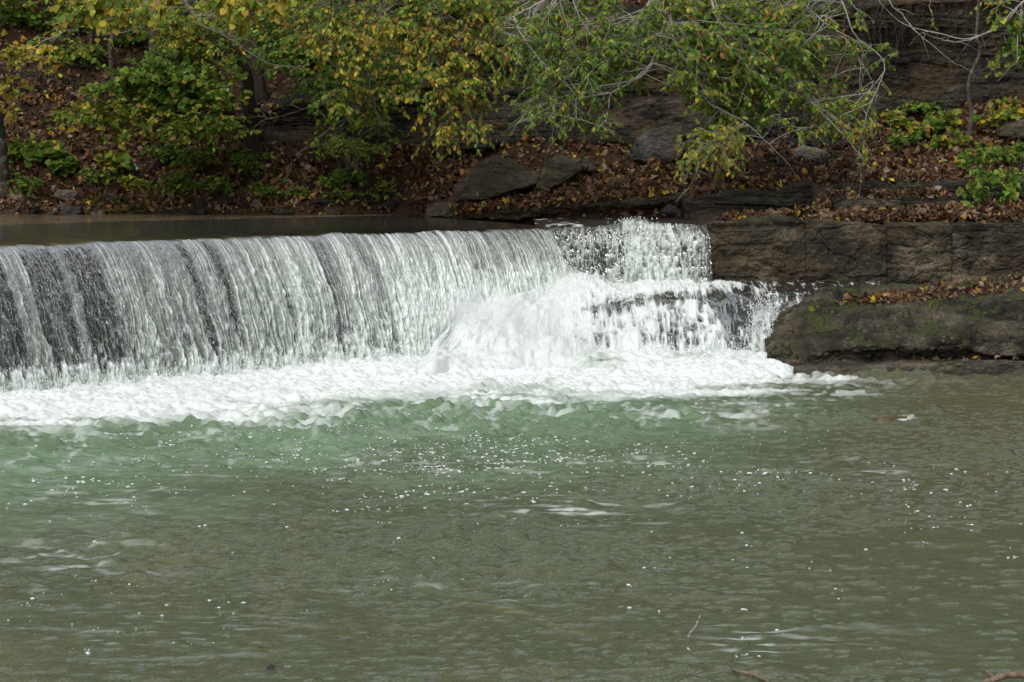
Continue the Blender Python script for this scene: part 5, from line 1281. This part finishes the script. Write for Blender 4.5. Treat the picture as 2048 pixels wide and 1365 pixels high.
# hanging vine at the right
g0 = P(1985, 330, 26.75); e_ = empty('hanging_vine', g0, 'round-leaved green vine hanging over the upper ledge at the right', 'vine')
c = []
for k in range(14):
    x0 = rng.uniform(1945, 2060); x1 = x0 + rng.normal(-8, 18); y1 = rng.uniform(345, 408)
    q = np.array([(x0, 318 + rng.uniform(-12, 8), 27), (x0 + rng.normal(0, 8), 335, 26.6), ((x0 + x1) / 2, (335 + y1) / 2, 26.35), (x1, y1, 26.25)])
    c.append(cr(P(q[:, 0], q[:, 1], q[:, 2]), 12))
c = np.array(c)
tb, lf = grow(c, 5, .16, .3, 4, .08, 'heart', (1.7, .4, .05, 0, 0), .2, .8, hang=.6)
v, f = tubejoin([tubes(c, np.linspace(.005, .002, 12)[None] * np.ones((14, 1)), 4), tb])
mesh('stems', v, f, M['stem'], parent=e_); mesh('leaves', lf[0], lf[1], M['leaf'], {'col': lf[2]}, smooth=False, parent=e_)
# grass tufts at the water edge
n_ = 260; g0 = np.array([ground(a, b) for a, b in zip(rng.normal(265, 45, 60), rng.uniform(400, 426, 60))])
p = g0[rng.integers(0, 60, n_)] + rng.normal(0, .05, (n_, 3)) * [1, .6, .1]
lf = leaf_arrays(p, np.array([.5, -.5, .25]) + rng.normal(0, .5, (n_, 3)), np.array([0, -1, .4]) + rng.normal(0, .3, (n_, 3)), rng.uniform(.1, .24, n_), pick(n_, (1, 1, .1, .3, .8)) * .7, 'blade', curl=.9)
tag(mesh('grass', lf[0], lf[1], M['leaf'], {'col': lf[2]}, smooth=False), 'pale green grass tufts at the left water edge', 'grass', kind='stuff')
# roots hanging from the cliff top
q = np.stack([np.concatenate([rng.uniform(1700, 1960, 90), rng.uniform(1000, 1700, 40)]), rng.uniform(-10, 40, 130)], 1)
a = P(q[:, 0], q[:, 1], np.full(130, 29.15)); L = rng.uniform(.25, .9, 130); t_ = np.linspace(0, 1, 8)
c = a[:, None] + np.stack([np.cumsum(rng.normal(0, .03, (130, 8)), 1), np.cumsum(rng.normal(-.01, .02, (130, 8)), 1), -L[:, None] * t_], -1)
v, f = tubes(c, np.linspace(.006, .002, 8)[None] * rng.uniform(.6, 1.6, (130, 1)), 4)
tag(mesh('hanging_roots', v, f, M['bark']), 'thin brown roots hanging from the cliff top', 'roots', kind='stuff')

# leaves lying on ledges and boulder
def ledge_leaves(pts, nrm, pal):
    V, Fc, C = merge(litter(pts, nrm, pal, .075, .02)); return V, Fc, C
L_ = []
def strip(keys, n, pal=(.1, .3, 3.2, 5, 85), jy=3, jY=.25):
    k = np.array(keys, float); px = rng.uniform(k[0, 0], k[-1, 0], n)
    p_ = P(px, np.interp(px, k[:, 0], k[:, 1]) + rng.normal(0, jy, n), np.interp(px, k[:, 0], k[:, 2]) + rng.normal(0, jY, n) * 0)
    L_.append(litter(p_, np.tile([0, -.35, .93], (n, 1)), pal, .08, .02))
def on_rock(G, n, pxr, pyr, pal, size=.075):
    N = gridnormals(G, True); a, b = pix(G)
    N = np.where(N[..., 2:3] < 0, -N, N)
    m = np.argwhere((a > pxr[0]) & (a < pxr[1]) & (b > np.interp(a, pxr, pyr[0])) & (b < np.interp(a, pxr, pyr[1])) & (G[..., 2] > -.1) & (np.abs(N[..., 2]) > .3) & (G[..., 1] > 21))
    q = m[rng.integers(0, len(m), n)]
    return G[q[:, 0], q[:, 1]] + N[q[:, 0], q[:, 1]] * .006 + rng.normal(0, .012, (n, 3)) * [1, 1, 0], N[q[:, 0], q[:, 1]]
p, nr = on_rock(boulG, 1100, (1690, 2100), ((596, 550), (614, 582)), (.1, .4, 5, 9, 60))
L_.append(litter(p, nr, (.05, .2, 3.5, 5, 60), .075, .012))
p, nr = on_rock(slabG, 60, (1800, 2060), ((714, 712), (724, 722)), None)
L_.append(litter(p, nr, (.05, .3, 5, 10, 45), .07, .01))
strip([(1430, 436, 26.0), (1610, 432, 26.1)], 200, jy=2); strip([(1540, 436, 25.85), (1620, 424, 26.3), (1660, 410, 26.5)], 160, jy=4)
strip([(1620, 438, 25.95), (1800, 436, 26.0), (2060, 436, 25.9)], 520, jy=3.5); strip([(1680, 434, 26.2), (1860, 422, 26.3), (2060, 410, 26.2)], 620, jy=3.5)
strip([(1700, 432, 26.1), (1860, 430, 26.1), (2060, 420, 26.0)], 420, jy=4)
strip([(1640, 364, 26.9), (1800, 356, 27.1), (2060, 352, 27.0)], 560, jy=7); strip([(1660, 388, 26.6), (1900, 388, 26.5)], 260, jy=2.5)
strip([(900, 420, 28.3), (1100, 404, 28.0), (1340, 384, 27.7)], 420, (.1, .4, 5, 9, 60), 3); strip([(950, 408, 28.5), (1100, 396, 28.3), (1340, 376, 28.0)], 620, jy=5)
strip([(1380, 392, 27.3), (1620, 362, 27.0)], 330, jy=4); strip([(1630, 420, 26.6), (1662, 396, 26.7)], 60, jy=8)
pass
V, Fc, C = merge([x_ for l_ in L_ for x_ in l_] + BL)
tag(mesh('ledge_leaf_litter', V, Fc, M['dead'], {'col': C}, smooth=False), 'fallen leaves lying along the rock ledges', 'leaf litter', kind='stuff')

# single leaves that can be told on rock
for px, py, G, s_, pal, kind, lb in [
    (1622, 623, boulG, .1, (0, 0, 1, 0, 0), 'maple', 'yellow leaf on the mossy left slope of the big boulder'),
    (1575, 660, boulG, .085, (0, 0, 0, 0, 1), 'oval', 'pale leaf near the wet left nose of the big boulder'),
    (1590, 662, boulG, .1, (0, 0, 0, 1, 0), 'narrow', 'orange leaf near the wet left nose of the big boulder'),
    (1675, 608, boulG, .09, (0, 0, 1, 0, 0), 'maple', 'yellow leaf at the end of the leaf line on the big boulder'),
    (1678, 614, boulG, .09, (0, 0, 0, 0, 1), 'maple', 'grey-brown leaf below the yellow leaf on the big boulder'),
    (1886, 592, boulG, .15, (0, 0, 0, 0, 1), 'oval', 'large upright tan leaf on the top of the big boulder'),
    (1860, 618, boulG, .11, (0, 0, 1, 0, 0), 'narrow', 'narrow yellow leaf on the face of the big boulder'),
    (1742, 611, boulG, .08, (0, 0, 0, 1, 0), 'oval', 'orange leaf on the upper left face of the big boulder'),
    (1630, 621, boulG, .085, (0, 0, 0, 1, 0), 'oval', 'brown-orange leaf beside the yellow leaf on the mossy slope')]:
    a, b = pix(G); d = (a - px) ** 2 + (b - py) ** 2 + (G[..., 1] - 22) ** 2 * .5
    i, j = np.unravel_index(np.argmin(d), d.shape)
    N = gridnormals(G, True)[i, j]; N = N if N[2] > 0 else -N
    pos = G[i, j] + N * .012
    lf = leaf_arrays(pos[None], np.array([[rng.normal(), -.5, .6]]), N[None] + rng.normal(0, .15, (1, 3)), np.array([s_]), pick(1, pal) * 1.4, kind, vary=.3)
    tag(mesh('fallen_leaf', lf[0], lf[1], M['dead'], {'col': lf[2]}, smooth=False), lb, 'leaf', 'fallen leaves lying on the big boulder')

# ------------------------------------------------------------------ small things
# crushed can on the left bank
g0 = ground(272, 340); cpos = P(271, 335, g0[1] - .12)
can = empty('crushed_can', cpos, 'crushed white drink can lying on the leafy left bank', 'can')
def lathe_at(name, prof, axis, mat, par, dent=0.):
    ax = unit(np.array(axis, float)); s1 = unit(np.cross(ax, [0, 0, 1.])); s2 = np.cross(ax, s1)
    a = np.linspace(0, 2 * PI, 24, endpoint=False)
    G = np.array([[cpos + ax * h + (np.cos(t_) * s1 + np.sin(t_) * s2) * r * (1 - dent * (np.sin(2 * t_ + h * 60) + .5 * np.sin(3 * t_))) for t_ in a] for h, r in prof])
    return mesh(name, G.reshape(-1, 3), gridfaces(len(prof), 24, True), mat, parent=par)
t = NT('can_white'); M['can'] = t.done(t.principled((.75, .78, .76), .35, .5)); t = NT('can_teal'); M['canteal'] = t.done(t.principled((.1, .3, .3), .35, .5))
lathe_at('can_body', [(-.06, .0), (-.06, .022), (-.055, .03), (-.02, .032), (.02, .031), (.05, .031), (.058, .024), (.058, 0)], (.55, -.2, -.6), M['can'], can, .12)
lathe_at('can_band', [(-.012, .0335), (.012, .0335)], (.55, -.2, -.6), M['canteal'], can, .12)
# sticks
def stick(name, pts, mat, label, cat, sides=7, forks=()):
    q = np.array(pts, float); W = cr(q, 24); W[:, :3] += np.cumsum(rng.normal(0, .002, (24, 3)), 0)
    lst = [tubes(W[None, :, :3], W[None, :, 3], sides)]
    for fk in forks:
        q = np.array(fk, float); w_ = cr(q, 12); lst.append(tubes(w_[None, :, :3], w_[None, :, 3], 6))
    v, f = tubejoin(lst)
    return tag(mesh(name, v, f, mat), label, cat)
def wp(px, py, z, r): return [*PZ(px, py, z), r]
a = PZ(1376, 1284, -.02); b = P(1409, 1233, a[1] + .05)
stick('reed', [[*(a - [0.01, 0, .15]), .008], [*a, .0075], [*((a + b) / 2 + [-.004, 0, 0]), .006], [*b, .005]], M['bark_pale'], 'thin leaning reed poking out of the water near the bottom', 'reed')
stick('branch', [wp(1955, 1372, .03, .012), wp(1990, 1358, .05, .014), wp(2020, 1352, .05, .016), wp(2080, 1346, .06, .018), wp(2200, 1340, .05, .02)], M['drift'], 'pale branch lying in the water at the bottom right corner', 'branch',
      forks=[[wp(1990, 1358, .05, .009), wp(1975, 1345, .06, .007), wp(1965, 1338, .06, .003)]])
stick('twig', [wp(1452, 1335, .0, .006), wp(1478, 1346, .02, .007), wp(1505, 1352, .025, .008), wp(1535, 1368, .0, .008)], M['drift'], 'short pale twig in the water at the bottom edge', 'twig')
stick('sunken_branch', [wp(920, 1210, -.03, .015), wp(985, 1222, -.032, .02), wp(1045, 1232, -.03, .022), wp(1120, 1262, -.07, .02), wp(1230, 1282, -.09, .02)], M['sunken'], 'orange-brown sunken branch under the water in the lower middle', 'branch',
      forks=[[wp(1020, 1235, -.05, .012), wp(985, 1252, -.07, .01), wp(955, 1270, -.08, .006)]])
polyrock('wet_stone', [(1744, 843), (1762, 840), (1790, 838), (1815, 840), (1826, 844), (1780, 852)], PZ(1790, 842)[1], .25, M['bed'], 'brown stone just breaking the water below the rock slab', 'stone', k=1.5, seed=401, amp=.02, n=48, m=30)
a = P(541, 1337, 9.35)
polyrock('wet_stone', [(531, 1340), (535, 1336), (541, 1335), (547, 1337), (550, 1340), (540, 1343)], PZ(540, 1342)[1] + .01, .06, M['grey'], 'small dark stone breaking the water at the bottom left of centre', 'stone', k=1.2, seed=402, amp=.01, n=40, m=26, bulge=.01, fine=.003)
for k_, (px, py, w_, h_, lb) in enumerate([(330, 1095, 130, 30, 'large yellowish slab under the water left of centre'), (640, 1035, 70, 14, 'yellowish slab under the water above the large one'), (60, 1290, 100, 26, 'yellowish slab under the water in the lower left'),
                                    (570, 1155, 50, 10, 'small brown slab under the water in the middle left'), (1000, 1335, 120, 18, 'yellowish slab under the water at the bottom middle'), (1940, 790, 150, 12, 'brown slab under the shallows below the rock slab')]):
    a = np.linspace(0, 2 * PI, 24, endpoint=False); r_ = 1 + .18 * rng.normal(size=24)
    W = PZ(px + w_ * r_ * np.cos(a), py + h_ * r_ * np.sin(a), -.1); c0 = W.mean(0)
    V = np.concatenate([[c0], c0 + (W - c0) * .8, W - [0, 0, .03], W + [0, 0, -.4]])
    V[:25, 2] += .02 * rng.normal(size=25)
    i = np.arange(24); i2 = (i + 1) % 24
    tri = np.stack([np.zeros(24, int), 1 + i, 1 + i2], -1)
    qd = np.concatenate([np.stack([1 + 24 * m_ + i, 25 + 24 * m_ + i, 25 + 24 * m_ + i2, 1 + 24 * m_ + i2], -1) for m_ in (0, 1)])
    tag(mesh('sunken_slab', V, [tri, qd], M['bedslab']), lb, 'rock', 'slabs lying under the pool water')
# fallen branches on the bank
for px, py, dx, dy, r_, lb in ((300, 352, 60, -60, .035, 'dark fallen branch lying up the bank from the crushed can'), (430, 238, -60, 60, .03, 'thin dark fallen stem slanting across the left bank'), (560, 290, 45, 90, .012, 'thin stick leaning down the bank right of the crooked tree'), (640, 395, 60, 14, .015, 'fallen stick at the foot of the bank below the multi-stem tree')):
    a = ground(px, py) + [0, -.08, .05]; b = ground(px + dx, py + dy) + [0, -.12, .08]
    stick('fallen_branch', [[*a, r_], [*(a * .6 + b * .4 + [0, -.05, .05]), r_ * .9], [*b, r_ * .6]], M['bark'], lb, 'branch')['group'] = 'fallen branches on the far bank'
